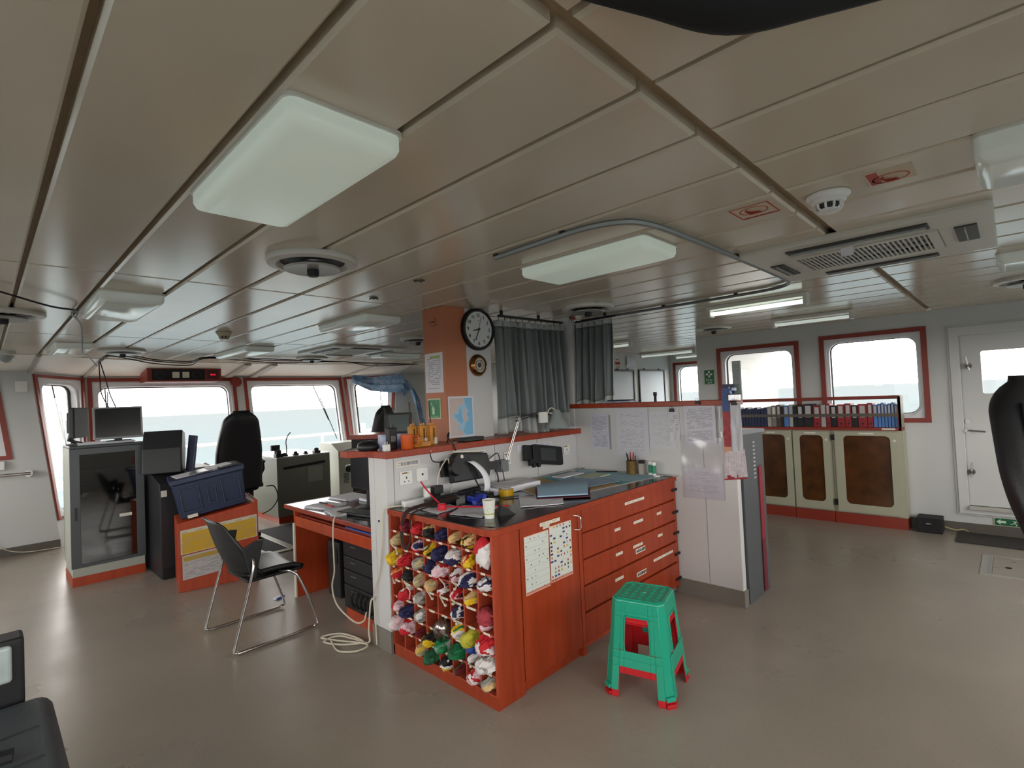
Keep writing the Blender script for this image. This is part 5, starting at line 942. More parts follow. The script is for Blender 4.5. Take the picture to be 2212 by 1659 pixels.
curtain('grey_curtain', (2.99, 3.05, 0), (3.84, 3.0, 0), 2.25, 1.30, 11, .026, 'wide grey pleated curtain drawn across the opening behind the chart table', lean=-.02, flare=lambda u: .02*sin(u*9)+(.03 if u > .45 else 0)*0, sd=1, bband=.13)
curtain('grey_curtain', (3.93, 3.02, 0), (3.92, 2.53, 0), 2.27, 1.44, 6, .027, 'narrow grey pleated curtain on the right of the corner post', lean=-.03, flare=lambda u: .03+.08*max(0, u-.55)-.02*sin(u*12), sd=2.4, bband=.07)
rr_ = thing('curtain_rail', 'thin rail with hooks under the ceiling above the curtains', 'curtain rail', (3.3, 3.03, 2.28)); part(rr_, 'rail', B().tube([(3.0, 3.03, 2.285), (3.9, 3.02, 2.285), (3.94, 3.0, 2.285), (3.94, 2.5, 2.29)], .01, 6), DARK); part(rr_, 'brackets', B().box(3.03, 3.02, 2.285, 3.05, 3.04, 2.33).box(3.5, 3.02, 2.285, 3.52, 3.04, 2.33).box(3.93, 2.6, 2.29, 3.95, 2.62, 2.33), DARK)
al = thing('call_point', 'small red device with a silver stub at the top of the corner post', 'alarm', (3.83, 2.93, 2.26)); part(al, 'body', B().lathe([(0, 0), (.03, 0), (.03, .025), (0, .025)], (3.84, 2.9, 2.30), 20), mat('red_device', '7a2418', .4), smooth=40); part(al, 'stub', B().cyl((3.82, 2.91, 2.25), (3.82, 2.91, 2.3), .012), STEEL)
# sockets and labels on the partition face
def socket(x, z, w, h, label, typ, y=2.93):
    t = thing('wall_socket' if typ != 'plate' else 'wall_plate', label, 'socket', (x, y, z)); part(t, 'plate', B().box(x-w/2, y-.012, z-h/2, x+w/2, y, z+h/2), WPL, bevel=.004)
    b = B()
    if typ == 'uk': b.box(x-.004, y-.0128, z-.008, x+.004, y-.0115, z+.008).box(x-.022, y-.0128, z-.028, x-.012, y-.0115, z-.022).box(x+.012, y-.0128, z-.028, x+.022, y-.0115, z-.022)
    else: b.cyl((x, y-.0115, z), (x, y-.0135, z), .008, seg=14)
    part(t, 'holes', b, INK)
    if typ == 'uk': part(t, 'rocker', B().box(x+.016, y-.018, z+.022, x+.034, y-.012, z+.036), WPL, bevel=.002); part(t, 'warning_strip', B().box(x-.034, y-.0128, z+.026, x+.008, y-.012, z+.036), mat('amber_strip', '8a6a30', .5))
socket(1.97, 1.101, .098, .09, 'white three-pin socket with an amber strip at the left end of the partition', 'uk'); socket(2.10, 1.106, .092, .092, 'white blank outlet plate with one hole right of the left socket', 'plate')
socket(2.93, 1.12, .075, .105, 'white three-pin socket behind the lamp arm', 'uk'); socket(3.69, 1.11, .085, .085, 'cream three-pin socket in the far corner above the chart', 'uk'); socket(2.72, 1.13, .09, .08, 'cream socket with a brown plug behind the weather receiver', 'uk')
cl_ = thing('key_label', 'white label with blue Chinese characters on the partition under the ledge', 'label', (1.99, 2.93, 1.17)); part(cl_, 'strip', B().box(1.9, 2.926, 1.174, 2.085, 2.93, 1.214), LAB); letters(cl_, '二氧化碳间钥匙', (1.992, 2.9255, 1.194), (1, 0, 0), (0, 0, 1), .026, INKB, .165)
ysheet('small_notice', 2.926, 3.05, 1.16, 3.27, 1.21, printed('tiny_print', 'd0d2dc', '70748c', 6, 8, .2, .2, .4), 'pale note pasted left under the curtain ledge above the tilted display', 'notice'); ysheet('small_notice', 2.9255, 3.28, 1.165, 3.5, 1.205, printed('tiny_print', 'd0d2dc', '70748c'), 'second pale note pasted right under the curtain ledge', 'notice')
hk_ = thing('cable_hook', 'small wire hook under the ledge holding black leads', 'hook', (2.1, 2.9, 1.2)); part(hk_, 'wire', B().tube(smoothline([(2.14, 2.88, 1.25), (2.14, 2.87, 1.22), (2.16, 2.875, 1.19), (2.22, 2.88, 1.175), (2.3, 2.88, 1.18)], 5), .004, 6), BLK); part(hk_, 'screw', B().cyl((2.14, 2.875, 1.262), (2.14, 2.865, 1.262), .005), STEEL)
# weather fax / receiver with paper strip, and the tilted display
nv = thing('weather_receiver', 'dark grey receiver with printer paper curling out, bracketed to the partition', 'receiver', (2.45, 2.82, 1.12), rot=(rad(-14), rad(4), rad(-3)))
part(nv, 'housing', B().prism([(-.17, -.105), (.14, -.085), (.17, .0), (.15, .09), (-.12, .10), (-.17, .05)], -.03, .05, lambda a, b, d: (a, d, b)), DARK, world=False, bevel=.008); part(nv, 'screen', B().box(-.03, -.034, -.04, .11, -.0295, .065), mat('screen_green_grey', '30342f', .25), world=False)
part(nv, 'round_knob', B().cyl((-.165, -.03, -.01), (-.165, -.065, -.01), .055, .048, 26), BLK, world=False, smooth=40); part(nv, 'badge', B().cyl((-.09, -.0305, .07), (-.09, -.033, .07), .013), LAB, world=False); part(nv, 'bracket', B().box(.16, .01, -.03, .26, .03, .03).box(-.2, .05, -.05, .2, .10, .06), BLK, world=False)
part(nv, 'top_tray', B().box(-.13, -.0, .105, .16, .10, .115), CREAM, world=False)
one('printer_paper', (lambda b: (b.grid(lambda u, v: smooth_at([(2.41, 2.765, 1.165), (2.455, 2.73, 1.15), (2.49, 2.70, 1.10), (2.50, 2.69, 1.02), (2.475, 2.69, .955), (2.47, 2.72, .932)], v)+Vector((.045*(u-.5), .012*(u-.5), 0)), 3, 24), b)[1])(B()) if False else (lambda b: (b.grid(lambda u, v: Vector((2.385+.055*u+.085*sin(v*2.2), 2.775-.075*sin(v*pi*.6), 1.165-.235*v**1.25)), 3, 24), b)[1])(B()), PAPER, 'white paper strip curling down from the weather receiver', 'paper', smooth=60, solid=.001)
td = thing('tilted_display', 'flat dark display on a bracket against the partition near the corner', 'display', (3.36, 2.88, 1.10), rot=(rad(-10), rad(9), 0)); part(td, 'housing', B().prism(rrect(-.185, -.08, .2, .08, .02, 4), -.02, .012, lambda a, b, d: (a, d, b)), BLK, world=False, bevel=.004); part(td, 'screen', B().box(-.1, -.0225, -.05, .1, -.0195, .055), mat('screen_grey_dark', '33373a', .25), world=False); part(td, 'bracket', B().box(-.27, .0, -.06, -.17, .025, .07).box(-.24, -.03, -.1, -.2, .0, -.05), BLK, world=False); part(td, 'knobs', B().cyl((-.21, -.02, -.1), (-.21, -.045, -.1), .017).cyl((-.15, -.02, -.095), (-.15, -.045, -.095), .017), BLK, world=False)
# desk lamp on jointed arm
dl_ = thing('desk_lamp', 'jointed metal desk lamp with a translucent grey shade hanging before the curtain', 'lamp', (2.83, 2.86, 1.06)); part(dl_, 'clamp', B().box(2.79, 2.85, 1.03, 2.87, 2.93, 1.12), GREY, bevel=.004)
for o in (0, .018): part(dl_, 'lower_arm', B().tube([(2.84+o, 2.86, 1.1), (2.985+o, 2.84, 1.425)], .005, 6), STEEL)
for o in (0, .02): part(dl_, 'upper_arm', B().tube([(2.99, 2.84, 1.42+o), (3.2, 2.83, 1.45+o*.8)], .004, 6), DARK)
part(dl_, 'joint', B().cyl((2.985, 2.825, 1.425), (2.985, 2.86, 1.425), .018), STEEL); part(dl_, 'arm_link', B().tube([(3.2, 2.83, 1.46), (3.4, 2.8, 1.46)], .007, 6), STEEL)
part(dl_, 'lamp_shade', B().lathe([(.03, .1), (.04, .08), (.055, .04), (.1, -.02), (.11, -.05), (.108, -.05), (.095, -.018), (.05, .04), (.03, .08)], (3.42, 2.8, 1.38), 32), mat('shade_translucent', '8a9494', .25), smooth=50); part(dl_, 'switch_plate', B().box(3.22, 2.80, 1.38, 3.31, 2.83, 1.47), WPL, bevel=.004)
sw_ = part(dl_, 'lamp_cord', B().tube(smoothline([(3.36, 2.8, 1.45), (3.3, 2.79, 1.47), (3.34, 2.79, 1.5), (3.4, 2.79, 1.48), (3.44, 2.79, 1.46)], 5), .005, 6), mat('cord_white', 'c8c0ae'))
# ledge: radios, mug and the rest
LZ = 1.29
wk = thing('walkie_talkie', 'black handheld radio with a long antenna standing on the ledge end', 'radio', (1.93, 3.02, LZ), rz=.1); part(wk, 'body', B().box(-.035, -.02, 0, .035, .02, .145), BLK, world=False, bevel=.006); part(wk, 'antenna', B().tube([(-.02, 0, .145), (-.03, 0, .22), (-.055, 0, .285)], [.008, .006, .005], 8), BLK, world=False); part(wk, 'knobs', B().cyl((.015, 0, .145), (.015, 0, .165), .008), BLK, world=False); part(wk, 'keypad', B().box(-.02, -.022, .05, .02, -.0195, .09), GREY, world=False)
OR_ = mat('radio_orange', 'c88420', .4, var=.12, vs=20)
yr = thing('rescue_radio', 'orange handheld rescue radio, rightmost of the three on the ledge', 'radio', (2.27, 3.02, LZ), rz=.1, group='orange rescue radios'); part(yr, 'body', B().prism(rrect(-.03, -.02, .03, .02, .008, 3), 0, .14, lambda a, b, d: (a, b, d)), OR_, world=False, bevel=.004); part(yr, 'antenna', B().tube([(-.01, 0, .15), (-.02, 0, .31)], .005, 6), mat('antenna_brown', '4a2a20', .6), world=False); part(yr, 'grip_slot', B().box(-.004, -.022, .03, .004, -.0195, .12), BLKM, world=False); part(yr, 'top_knob', B().cyl((.015, 0, .14), (.015, 0, .158), .008).cyl((-.01, 0, .14), (-.01, 0, .155), .009), OR_, world=False); part(yr, 'white_tag', B().box(.0, -.0225, .005, .028, -.0205, .05), LAB, world=False)
dup(yr, (2.205, 3.05, LZ), .12, 'orange handheld rescue radio, middle of the three on the ledge'); dup(yr, (2.14, 3.08, LZ), .2, 'orange handheld rescue radio, leftmost of the three on the ledge')
mg = thing('mug', 'orange ceramic mug on the ledge beside the black radio', 'mug', (2.0, 2.94, LZ)); OM = mat('mug_orange', 'c85418', .25); part(mg, 'body', B().lathe([(0, .004), (.038, .004), (.04, 0), (.042, .008), (.043, .095), (.039, .095), (.038, .012), (0, .012)], (0, 0, 0), 36), OM, world=False, smooth=50); part(mg, 'handle', B().tube(smoothline([(.038, -.012, .08), (.066, -.025, .08), (.073, -.03, .05), (.06, -.025, .022), (.038, -.012, .02)], 5), .006, 8), OM, world=False, smooth=60)
for k, (x, y, z, a) in enumerate(((2.09, 2.97, LZ, .3), (2.10, 2.965, LZ+.035, .15), (2.17, 2.98, LZ, -.2))): boxt = thing('battery_box', ('lower', 'upper', 'right-hand')[k]+' small orange cardboard box next to the mug', 'box', (x, y, z), a); part(boxt, 'carton', B().box(-.04, -.025, 0, .04, .025, .033), OR_, world=False, bevel=.003); part(boxt, 'flap_line', B().box(-.041, -.0255, .018, .041, -.0245, .02), mat('antenna_brown', '4a2a20'), world=False)
boxthing('blue_carton', 'flat blue and white pack lying behind the mug on the ledge', 'packet', (1.96, 3.12, LZ, 2.13, 3.24, LZ+.09), mat('pack_blue', '2a50b0', .4, var=.5, vs=10, col2='ccd2e0'), .003)
cp = thing('charger', 'white phone charger standing at the corner of the ledge', 'charger', (1.83, 2.94, LZ)); part(cp, 'body', B().box(1.81, 2.915, LZ, 1.855, 2.945, LZ+.045), WPL, bevel=.005); part(cp, 'pins', B().box(1.822, 2.93, LZ+.045, 1.826, 2.935, LZ+.06).box(1.838, 2.93, LZ+.045, 1.842, 2.935, LZ+.06), STEEL)
bg_ = thing('black_pouch', 'black leather pouch at the left end of the ledge', 'pouch', (1.80, 3.1, LZ)); part(bg_, 'body', B().lathe([(0, 0), (.06, .0), (.075, .02), (.065, .05), (.03, .065), (0, .066)], (1.80, 3.10, LZ), 20), LEATHER, smooth=60)
one('ledge_lead', B().tube(smoothline([(2.35, 2.95, 1.30), (2.33, 2.9, 1.37), (2.30, 2.88, 1.34), (2.34, 2.86, 1.28), (2.35, 2.86, 1.2), (2.30, 2.87, 1.15), (2.4, 2.86, 1.23), (2.45, 2.86, 1.2)], 6), .005, 6), BLK, 'tangle of black leads looping over the ledge above the receiver', 'cable')
boxthing('adapter_box', 'black adapter lying on the ledge above the receiver', 'adapter', (2.47, 2.89, LZ, 2.66, 2.99, LZ+.03), BLK, .006)
one('white_cable', B().tube(smoothline([(2.25, 2.84, 1.2), (2.2, 2.85, 1.13), (2.17, 2.85, 1.04), (2.2, 2.84, .96), (2.25, 2.83, .94), (2.29, 2.84, 1.0), (2.28, 2.84, 1.12), (2.27, 2.85, 1.2)], 6), .0045, 6), mat('cord_white', 'c8c0ae'), 'loop of white cable hanging left of the receiver', 'cable')
one('receiver_cable', B().tube(smoothline([(2.6, 2.84, 1.1), (2.7, 2.84, 1.08), (2.72, 2.82, .99), (2.66, 2.8, .94), (2.56, 2.84, .95), (2.52, 2.86, 1.02)], 6), .006, 6), BLK, 'black cable looping under the right side of the receiver', 'cable')
one('socket_lead', B().tube(smoothline([(2.72, 2.91, 1.14), (2.76, 2.86, 1.18), (2.79, 2.86, 1.1), (2.8, 2.84, 1.0), (2.78, 2.82, .93)], 6), .004, 6), BLK, 'thin lead dropping from the brown plug to the worktop', 'cable')
# ---------------------------------------------------------------- on the worktop
def flat(name, pts, z, m, label, cat='paper', wob=.0, th=.0015, n=8, bend=0): return one(name, sheet(B(), *[(p[0], p[1], z) for p in pts], wob=wob, n=n, bend=bend), m, label, cat, solid=th)
SEAM = chart_mat('sea_chart', 'b89a68', '8fb4c4', '4e9a9c', 2.0, (.1, .55, 0), .46, 'c8c6c0', .02)
flat('nautical_chart', [(3.86, 2.12), (3.84, 2.9), (2.75, 2.9), (2.5, 2.16)][::1] if False else [(2.56, 2.2), (3.8, 2.03), (3.8, 2.86), (2.85, 2.88)], .9245, SEAM, 'large sea chart in tan and teal spread over the worktop', 'chart')
flat('open_logbook_page', [(2.7, 2.28), (3.36, 2.16), (3.5, 2.5), (2.95, 2.62)], .935, mat('page_blue', '8ea4bc', .7, var=.04), 'pale blue log sheet lying flat behind the curled one', 'paper')
flat('logbook', [(2.54, 2.27), (2.78, 2.04), (3.18, 2.33), (2.86, 2.56)], .945, mat('page_light_blue', '9cbcd4', .6, var=.04), 'open light blue logbook with curling pages near the table edge', 'book', bend=.018, th=.008)
flat('logbook_cover', [(2.52, 2.26), (2.78, 2.02), (3.2, 2.33), (2.86, 2.58)], .932, mat('cover_maroon', '5c1c30', .5), 'dark red cover under the light blue logbook', 'book', th=.004)
boxthing('white_folder_stack', 'stack of white folders behind the yellow tape roll', 'folder', (2.52, 2.60, .925, 2.95, 2.83, .965), PAPER, .004); flat('loose_paper', [(2.55, 2.62), (2.93, 2.58), (2.99, 2.82), (2.6, 2.86)], .969, PAPER, 'grey-white sheet on top of the folder stack', wob=.006)
flat('loose_paper', [(1.98, 2.2), (2.24, 2.33), (2.14, 2.56), (1.93, 2.43)], .927, printed('scrawl', 'c8cad4', '8e90a0', 16, 8, .12, .12, .5, .3, 5), 'creased sheet of paper at the front left of the worktop', wob=.006)
flat('loose_paper', [(1.9, 2.5), (2.1, 2.55), (2.15, 2.8), (1.92, 2.86)], .926, PAPER, 'white paper under the strap and charger cables', wob=.003)
flat('loose_paper', [(2.3, 2.2), (2.52, 2.04), (2.74, 2.22), (2.52, 2.42)], .928, PAPER, 'white clipboard sheets in front of the yellow tape roll', wob=.004, th=.004)
flat('loose_paper', [(2.45, 2.6), (2.7, 2.6), (2.8, 2.86), (2.5, 2.88)], .9275, PAPER, 'white sheet under the receiver at the back of the worktop', wob=.004)
boxthing('pale_booklet', 'pale green booklet lying on the chart near the corner', 'booklet', (3.36, 2.42, .927, 3.62, 2.6, .937), mat('booklet_green', 'a8b89a', .5)); boxthing('pale_booklet', 'white booklet left of the pale green one on the chart', 'booklet', (3.3, 2.66, .926, 3.58, 2.78, .936), PAPER)
# paper cup
cu = thing('paper_cup', 'white paper cup with a green band at the corner of the worktop', 'cup', (2.015, 2.175, WZ)); part(cu, 'cup', B().lathe([(0, .006), (.026, .006), (.027, 0), (.028, .004), (.0375, .102), (.039, .104), (.0365, .104), (.036, .1), (.027, .01), (0, .01)], (0, 0, 0), 36), mat('cup_white', 'dcdcd4', .5), world=False, smooth=50)
part(cu, 'green_band', B().lathe([(.0302, .022), (.0310, .030)], (0, 0, 0), 36), mat('cup_green', 'a8ac5c', .5), world=False, smooth=60); part(cu, 'leaf_print', B().ring([(.0+.012*cos(a*pi/8), .05+.012*sin(a*pi/8)) for a in range(16)], [(.0+.009*cos(a*pi/8), .05+.009*sin(a*pi/8)) for a in range(16)], .0345, .035, lambda a, b, d: (-d*cos(a/.035+.8), -d*sin(a/.035+.8), b)), mat('cup_pale_green', 'b4ccac', .5), world=False)
tp = thing('tape_roll', 'roll of yellow packing tape standing on the worktop', 'tape', (2.53, 2.55, WZ)); part(tp, 'roll', B().lathe([(.036, 0), (.052, 0), (.052, .05), (.036, .05), (.036, 0)], (0, 0, 0), 40), mat('tape_yellow', 'b8901c', .15), world=False, smooth=50); part(tp, 'core', B().lathe([(.034, .001), (.037, .001), (.037, .051), (.034, .051), (.034, .001)], (0, 0, 0), 40), mat('tape_core', 'b8b4a4', .6), world=False, smooth=50)
pcn = thing('pen_holder', 'gold tin full of pens at the back right corner of the worktop', 'pen holder', (3.775, 2.31, WZ)); part(pcn, 'tin', B().lathe([(0, .004), (.042, .004), (.043, 0), (.044, .01), (.043, .105), (.045, .11), (.041, .11), (.041, .01), (0, .01)], (0, 0, 0), 30), mat('tin_gold', '96784a', .3, .6, var=.3, vs=30), world=False, smooth=50)
for k in range(9):
    a = k*.7; cx, cy = .02*cos(a), .02*sin(a); one('pen', B().cyl((3.775+cx*.6, 2.31+cy*.6, WZ+.015), (3.775+cx*1.9, 2.31+cy*1.9, WZ+.16+.025*sin(k*2.3)), .0045, seg=8), (BLK, INKR, BLK, DARK, BLK)[k % 5], '%s pen in the gold tin, leaning %s' % (('black', 'red', 'black', 'grey', 'black')[k % 5], ('right', 'back right', 'back', 'back left', 'left', 'front left', 'front', 'front right', 'steeply right')[k]), 'pen', 'pens in the gold tin')
cn = thing('small_tin', 'white and black small box beside the gold pen tin', 'box', (3.79, 2.225, WZ)); part(cn, 'box', B().box(-.015, -.02, 0, .02, .02, .09), mat('box_label', 'a8a49c', .5), world=False, bevel=.003); part(cn, 'black_top', B().box(-.016, -.021, .09, .021, .021, .118), BLK, world=False, bevel=.003)
for k, (x, y, nm) in enumerate(((3.795, 2.15, 'left'), (3.765, 2.10, 'right'))):
    g_ = thing('glue_stick', 'green and white glue stick, %s of the pair on the worktop corner' % nm, 'glue stick', (x, y, WZ), group='glue sticks'); part(g_, 'body', B().cyl((0, 0, .018), (0, 0, .085), .0155, seg=24), mat('glue_green', '2a8a6a', .4, var=.3, vs=40), world=False, smooth=40); part(g_, 'cap', B().cyl((0, 0, .085), (0, 0, .11), .0165, seg=24), WPL, world=False, smooth=40); part(g_, 'foot', B().cyl((0, 0, 0), (0, 0, .02), .0165, seg=24), WPL, world=False, smooth=40)
one('parallel_ruler', B().box(3.60, 2.78, .926, 3.66, 2.84, .935).box(3.4, 2.84, .927, 3.84, 2.87, .931), STEEL, 'parallel ruler against the wall at the back of the worktop', 'ruler'); boxthing('long_ruler', 'thin grey ruler lying along the side wall and over the worktop end', 'ruler', (3.79, 1.93, .9245, 3.835, 2.75, .928), ALU, .001)
one('divider', B().tube([(3.7, 2.62, .93), (3.76, 2.45, .932)], .004, 6).tube([(3.71, 2.62, .93), (3.79, 2.46, .932)], .004, 6), INK, 'black drawing dividers near the side wall', 'dividers')
boxthing('eraser', 'small white eraser next to the glue sticks', 'eraser', (3.72, 2.04, WZ, 3.75, 2.08, WZ+.012), WPL)
# charger clutter
ex = thing('power_strip', 'white power strip on the worktop by the partition', 'power strip', (1.97, 2.86, WZ), rz=rad(-8)); part(ex, 'body', B().box(-.07, -.025, 0, .12, .025, .04), WPL, world=False, bevel=.006); part(ex, 'plug', B().box(.09, -.02, .04, .125, .02, .10), WPL, world=False, bevel=.004)
ad = thing('plug_adapter', 'black plug adapter next to the white plug on the worktop', 'adapter', (2.15, 2.84, WZ)); part(ad, 'body', B().box(-.03, -.025, .05, .045, .025, .105), BLK, world=False, bevel=.006); part(ad, 'base', B().box(-.02, -.02, 0, .02, .02, .05), BLKM, world=False)
one('radio_charger', B().prism(rrect(-.10, -.05, .12, .05, .03, 4), 0, .05, lambda a, b, d: (2.08+a, 2.72+b, WZ+d)), BLK, 'flat black charging cradle on the papers at the left of the worktop', 'charger', bevel=.008, smooth=40)
tl = thing('telephone_handset', 'black handset lying behind the blue stapler', 'handset', (2.36, 2.74, WZ), rz=.1); part(tl, 'grip', B().box(-.1, -.025, .03, .1, .025, .062), BLK, world=False, bevel=.012); part(tl, 'keys', B().box(-.08, -.12, .0, .12, -.03, .03), DARK, world=False, bevel=.004)
stp = thing('stapler', 'blue stapler on the worktop behind the cup', 'stapler', (2.22, 2.5, WZ), rz=rad(30)); SB = mat('stapler_blue', '1c30a0', .3); part(stp, 'base', B().box(-.07, -.02, 0, .075, .02, .014), SB, world=False, bevel=.003); part(stp, 'arm', B().prism([(-.07, .022), (.08, .04), (.075, .062), (-.02, .058), (-.07, .04)], -.016, .016, lambda a, b, d: (a, d, b)), SB, world=False, bevel=.004); part(stp, 'magazine', B().box(-.06, -.012, .016, .075, .012, .026), CHROME, world=False)
boxthing('blue_binder_clip', 'blue plastic punch behind the stapler', 'punch', (2.24, 2.56, WZ, 2.36, 2.64, WZ+.045), mat('punch_blue', '2440a8', .35), .012)
rt2 = thing('red_headlamp', 'red round light with a red cord at the front of the charger clutter', 'light', (2.0, 2.56, WZ)); part(rt2, 'body', B().lathe([(0, 0), (.026, 0), (.028, .01), (.028, .035), (.022, .042), (0, .042)], (1.99, 2.575, WZ), 26), mat('red_plastic', 'c02434', .35), smooth=40); part(rt2, 'lens', B().lathe([(0, .042), (.016, .042), (0, .046)], (1.99, 2.575, WZ), 20), mat('red_lens', 'd8707c', .2)); part(rt2, 'cord', B().tube(smoothline([(1.99, 2.57, WZ+.03), (2.0, 2.66, WZ+.06), (1.99, 2.74, WZ+.12), (1.985, 2.78, WZ+.16)], 5), .005, 6), mat('red_plastic', 'c02434'))
part(rt2, 'strap', B().tube(smoothline([(2.01, 2.55, WZ+.02), (2.08, 2.48, WZ+.015), (2.14, 2.42, WZ+.012), (2.2, 2.36, WZ+.012)], 5), .005, 6), mat('red_plastic', 'c02434'))
one('red_pen', B().cyl((2.2, 2.37, WZ+.012), (2.27, 2.27, WZ+.012), .005, seg=10), INKR, 'red pen lying at the end of the red cord', 'pen')
for k, (p, q_) in enumerate((((2.05, 2.7), (2.3, 2.45)), ((2.2, 2.66), (2.42, 2.5)))): one('black_lead', B().tube(smoothline([(*p, WZ+.05), ((p[0]+q_[0])/2, (p[1]+q_[1])/2+.05, WZ+.07), (*q_, WZ+.01)], 6), .005, 6), BLK, ('front', 'rear')[k]+' black charging lead arching over the papers', 'cable')
cpn = thing('binder_clip', 'black binder clip with wire arms standing on the worktop behind the cup', 'clip', (2.44, 2.62, WZ)); part(cpn, 'body', B().prism([(-.02, 0), (.02, 0), (.004, .022), (-.004, .022)], -.018, .018, lambda a, b, d: (2.40+a, 2.60+d, WZ+b)), BLK); part(cpn, 'wire_arm', B().tube([(2.40, 2.60, WZ+.02), (2.42, 2.6, WZ+.05)], .0015, 5), CHROME)
tri = one('black_wedge', B().prism([(0, 0), (.09, 0), (.01, .06)], -.012, .012, lambda a, b, d: (2.08+a, 2.17+d-a*.5, WZ+b)), BLKM, 'black wedge-shaped stand behind the paper cup', 'stand')
one('thin_pens', B().cyl((2.42, 2.56, WZ+.006), (2.3, 2.42, WZ+.006), .004).cyl((2.55, 2.45, WZ+.008), (2.45, 2.5, WZ+.008), .004), DARK, 'dark compass legs lying in front of the yellow tape', 'compass')
# ---------------------------------------------------------------- papers on the side wall
def wsheet(y0, z0, y1, z1, m, label, sk=0, x=3.846, bend=0, wob=.0, cat='paper', nm='posted_paper'): return one(nm, sheet(B(), (x, y0, z0), (x, y1, z0+sk), (x, y1, z1+sk), (x, y0, z1), bend=-bend, wob=wob, n=6), m, label, cat, solid=.0012)
PT1 = printed('dense_list', 'c4c5d0', '6c6e88', 44, 6, .08, .05, .25, .5, 21); PT2 = printed('form_list', 'c6c6ce', '84848e', 40, 12, .15, .08, .45, .35, 22); PT3 = printed('faint_list', 'c9c9cf', 'a4a4b0', 30, 8, .15, .1, .55, .3, 23)
PT4 = printed('standing_orders', 'c8c8d2', '5c5c68', 36, 12, .1, .08, .25, .4, 24); PT5 = printed('table_sheet', 'c6c6ce', 'a0a0b4', 30, 8, .12, .15, .35, .5, 25)
wsheet(2.755, 1.108, 2.565, 1.42, PT1, 'narrow densely printed list, leftmost on the side wall', .004); wsheet(2.56, 1.11, 2.545, 1.41, mat('page_edge', '8e8e94', .6), 'dark edge of a sheet behind the leftmost list')
wsheet(2.49, 1.063, 2.175, 1.462, PT2, 'tall printed form, second from the left on the side wall', .004, wob=.003); wsheet(2.17, 1.132, 1.935, 1.44, PT3, 'faintly printed sheet, third on the side wall', .0, x=3.8455, wob=.002)
wsheet(2.0, 1.2, 1.90, 1.44, printed('receipts', 'c8c8d0', '70707a', 14, 4, .2, .1, .4, .4, 26), 'bundle of narrow slips held by a black clip', .01, x=3.838, bend=.008, wob=.006)
wsheet(1.86, 1.178, 1.61, 1.478, PT4, 'standing orders sheet hung from a black clip under the ledge', .016, x=3.838, wob=.004); wsheet(1.605, 1.19, 1.598, 1.49, mat('page_edge', '8e8e94'), 'edge of sheets behind the standing orders', x=3.842)
wsheet(1.885, .768, 1.575, 1.0, PT5, 'printed table in a plastic sleeve low on the side wall', .005, x=3.844)
pk = one('plastic_sleeve', sheet(B(), (3.838, 1.9, .76), (3.838, 1.565, .765), (3.838, 1.565, 1.25), (3.838, 1.9, 1.25), n=24, wob=.009), glass('clear_sleeve', 'fcfcfd', .035, .15), 'empty clear plastic sleeve taped to the side wall below the standing orders', 'plastic sleeve', smooth=80, solid=.001)
def clip(y, z, label, x=3.835):
    t = thing('black_clip', label, 'clip', (x, y, z)); part(t, 'body', B().prism([(-.022, -.014), (.022, -.014), (.016, .014), (-.016, .014)], -.012, .004, lambda a, b, d: (x+d, y+a, z+b)), BLK, bevel=.002); part(t, 'wire', B().tube([(x-.012, y-.01, z+.012), (x-.014, y-.008, z+.03), (x-.014, y+.008, z+.03), (x-.012, y+.01, z+.012)], .0015, 5), BLK)
clip(1.735, 1.50, 'black clip holding the standing orders at the ledge', 3.828); clip(1.955, 1.445, 'black clip holding the bundle of slips')
hk2 = one('hanging_keys', B().tube([(3.835, 1.57, 1.46), (3.83, 1.575, 1.38)], .004, 6).box(3.832, 1.56, 1.24, 3.838, 1.575, 1.28), STEEL, 'small keys and a red-edged tag hanging under the ledge', 'keys')
# hanging calendar strip and its blue bottles picture
cal = thing('hanging_calendar', 'long red and blue advertising strip calendar clipped at the end of the side wall', 'calendar', (3.82, 1.5, .92))
cu_ = lambda y0, z0, y1, z1, x=3.823, sk=0: sheet(B(), (x, y0, z0), (x, y1, z0+sk), (x, y1, z1+sk), (x, y0, z1), n=4)
part(cal, 'blue_top', cu_(1.548, 1.43, 1.49, 1.60), mat('cal_blue', '2a4a8a', .4, var=.3, vs=20), solid=.001); part(cal, 'red_strip', cu_(1.548, 1.17, 1.488, 1.43), mat('cal_red', 'b41c2c', .4, var=.25, vs=24, col2='7a1428'), solid=.001)
part(cal, 'pink_tip', cu_(1.55, 1.10, 1.488, 1.17), mat('cal_peach', 'd0987c', .5), solid=.001); part(cal, 'calendar_sheet', sheet(B(), (3.815, 1.556, .93), (3.80, 1.385, .965), (3.81, 1.40, 1.16), (3.82, 1.545, 1.13), n=6, wob=.004), shapes_mat('calendar_print', 'cfc6cc', ['aaa2ac', 'b8b0ba'], 8, 22, .7, .8, None, 5), solid=.0015)
part(cal, 'red_footer', (lambda b: [b.box(3.806, 1.39+k*.0235, .925-k*.003+.02, 3.812, 1.4135+k*.0235, .955-k*.003+.012*(k % 3)) for k in range(7)] and b)(B()), mat('cal_red', 'b41c2c'))
part(cal, 'white_receipts', sheet(B(), (3.808, 1.49, 1.14), (3.80, 1.405, 1.15), (3.808, 1.41, 1.49), (3.812, 1.485, 1.49), n=8, wob=.01), mat('receipt_white', 'c2c4cc', .5), solid=.0015)
clip(1.45, 1.49, 'black clip at the top of the white strip beside the calendar', 3.80)
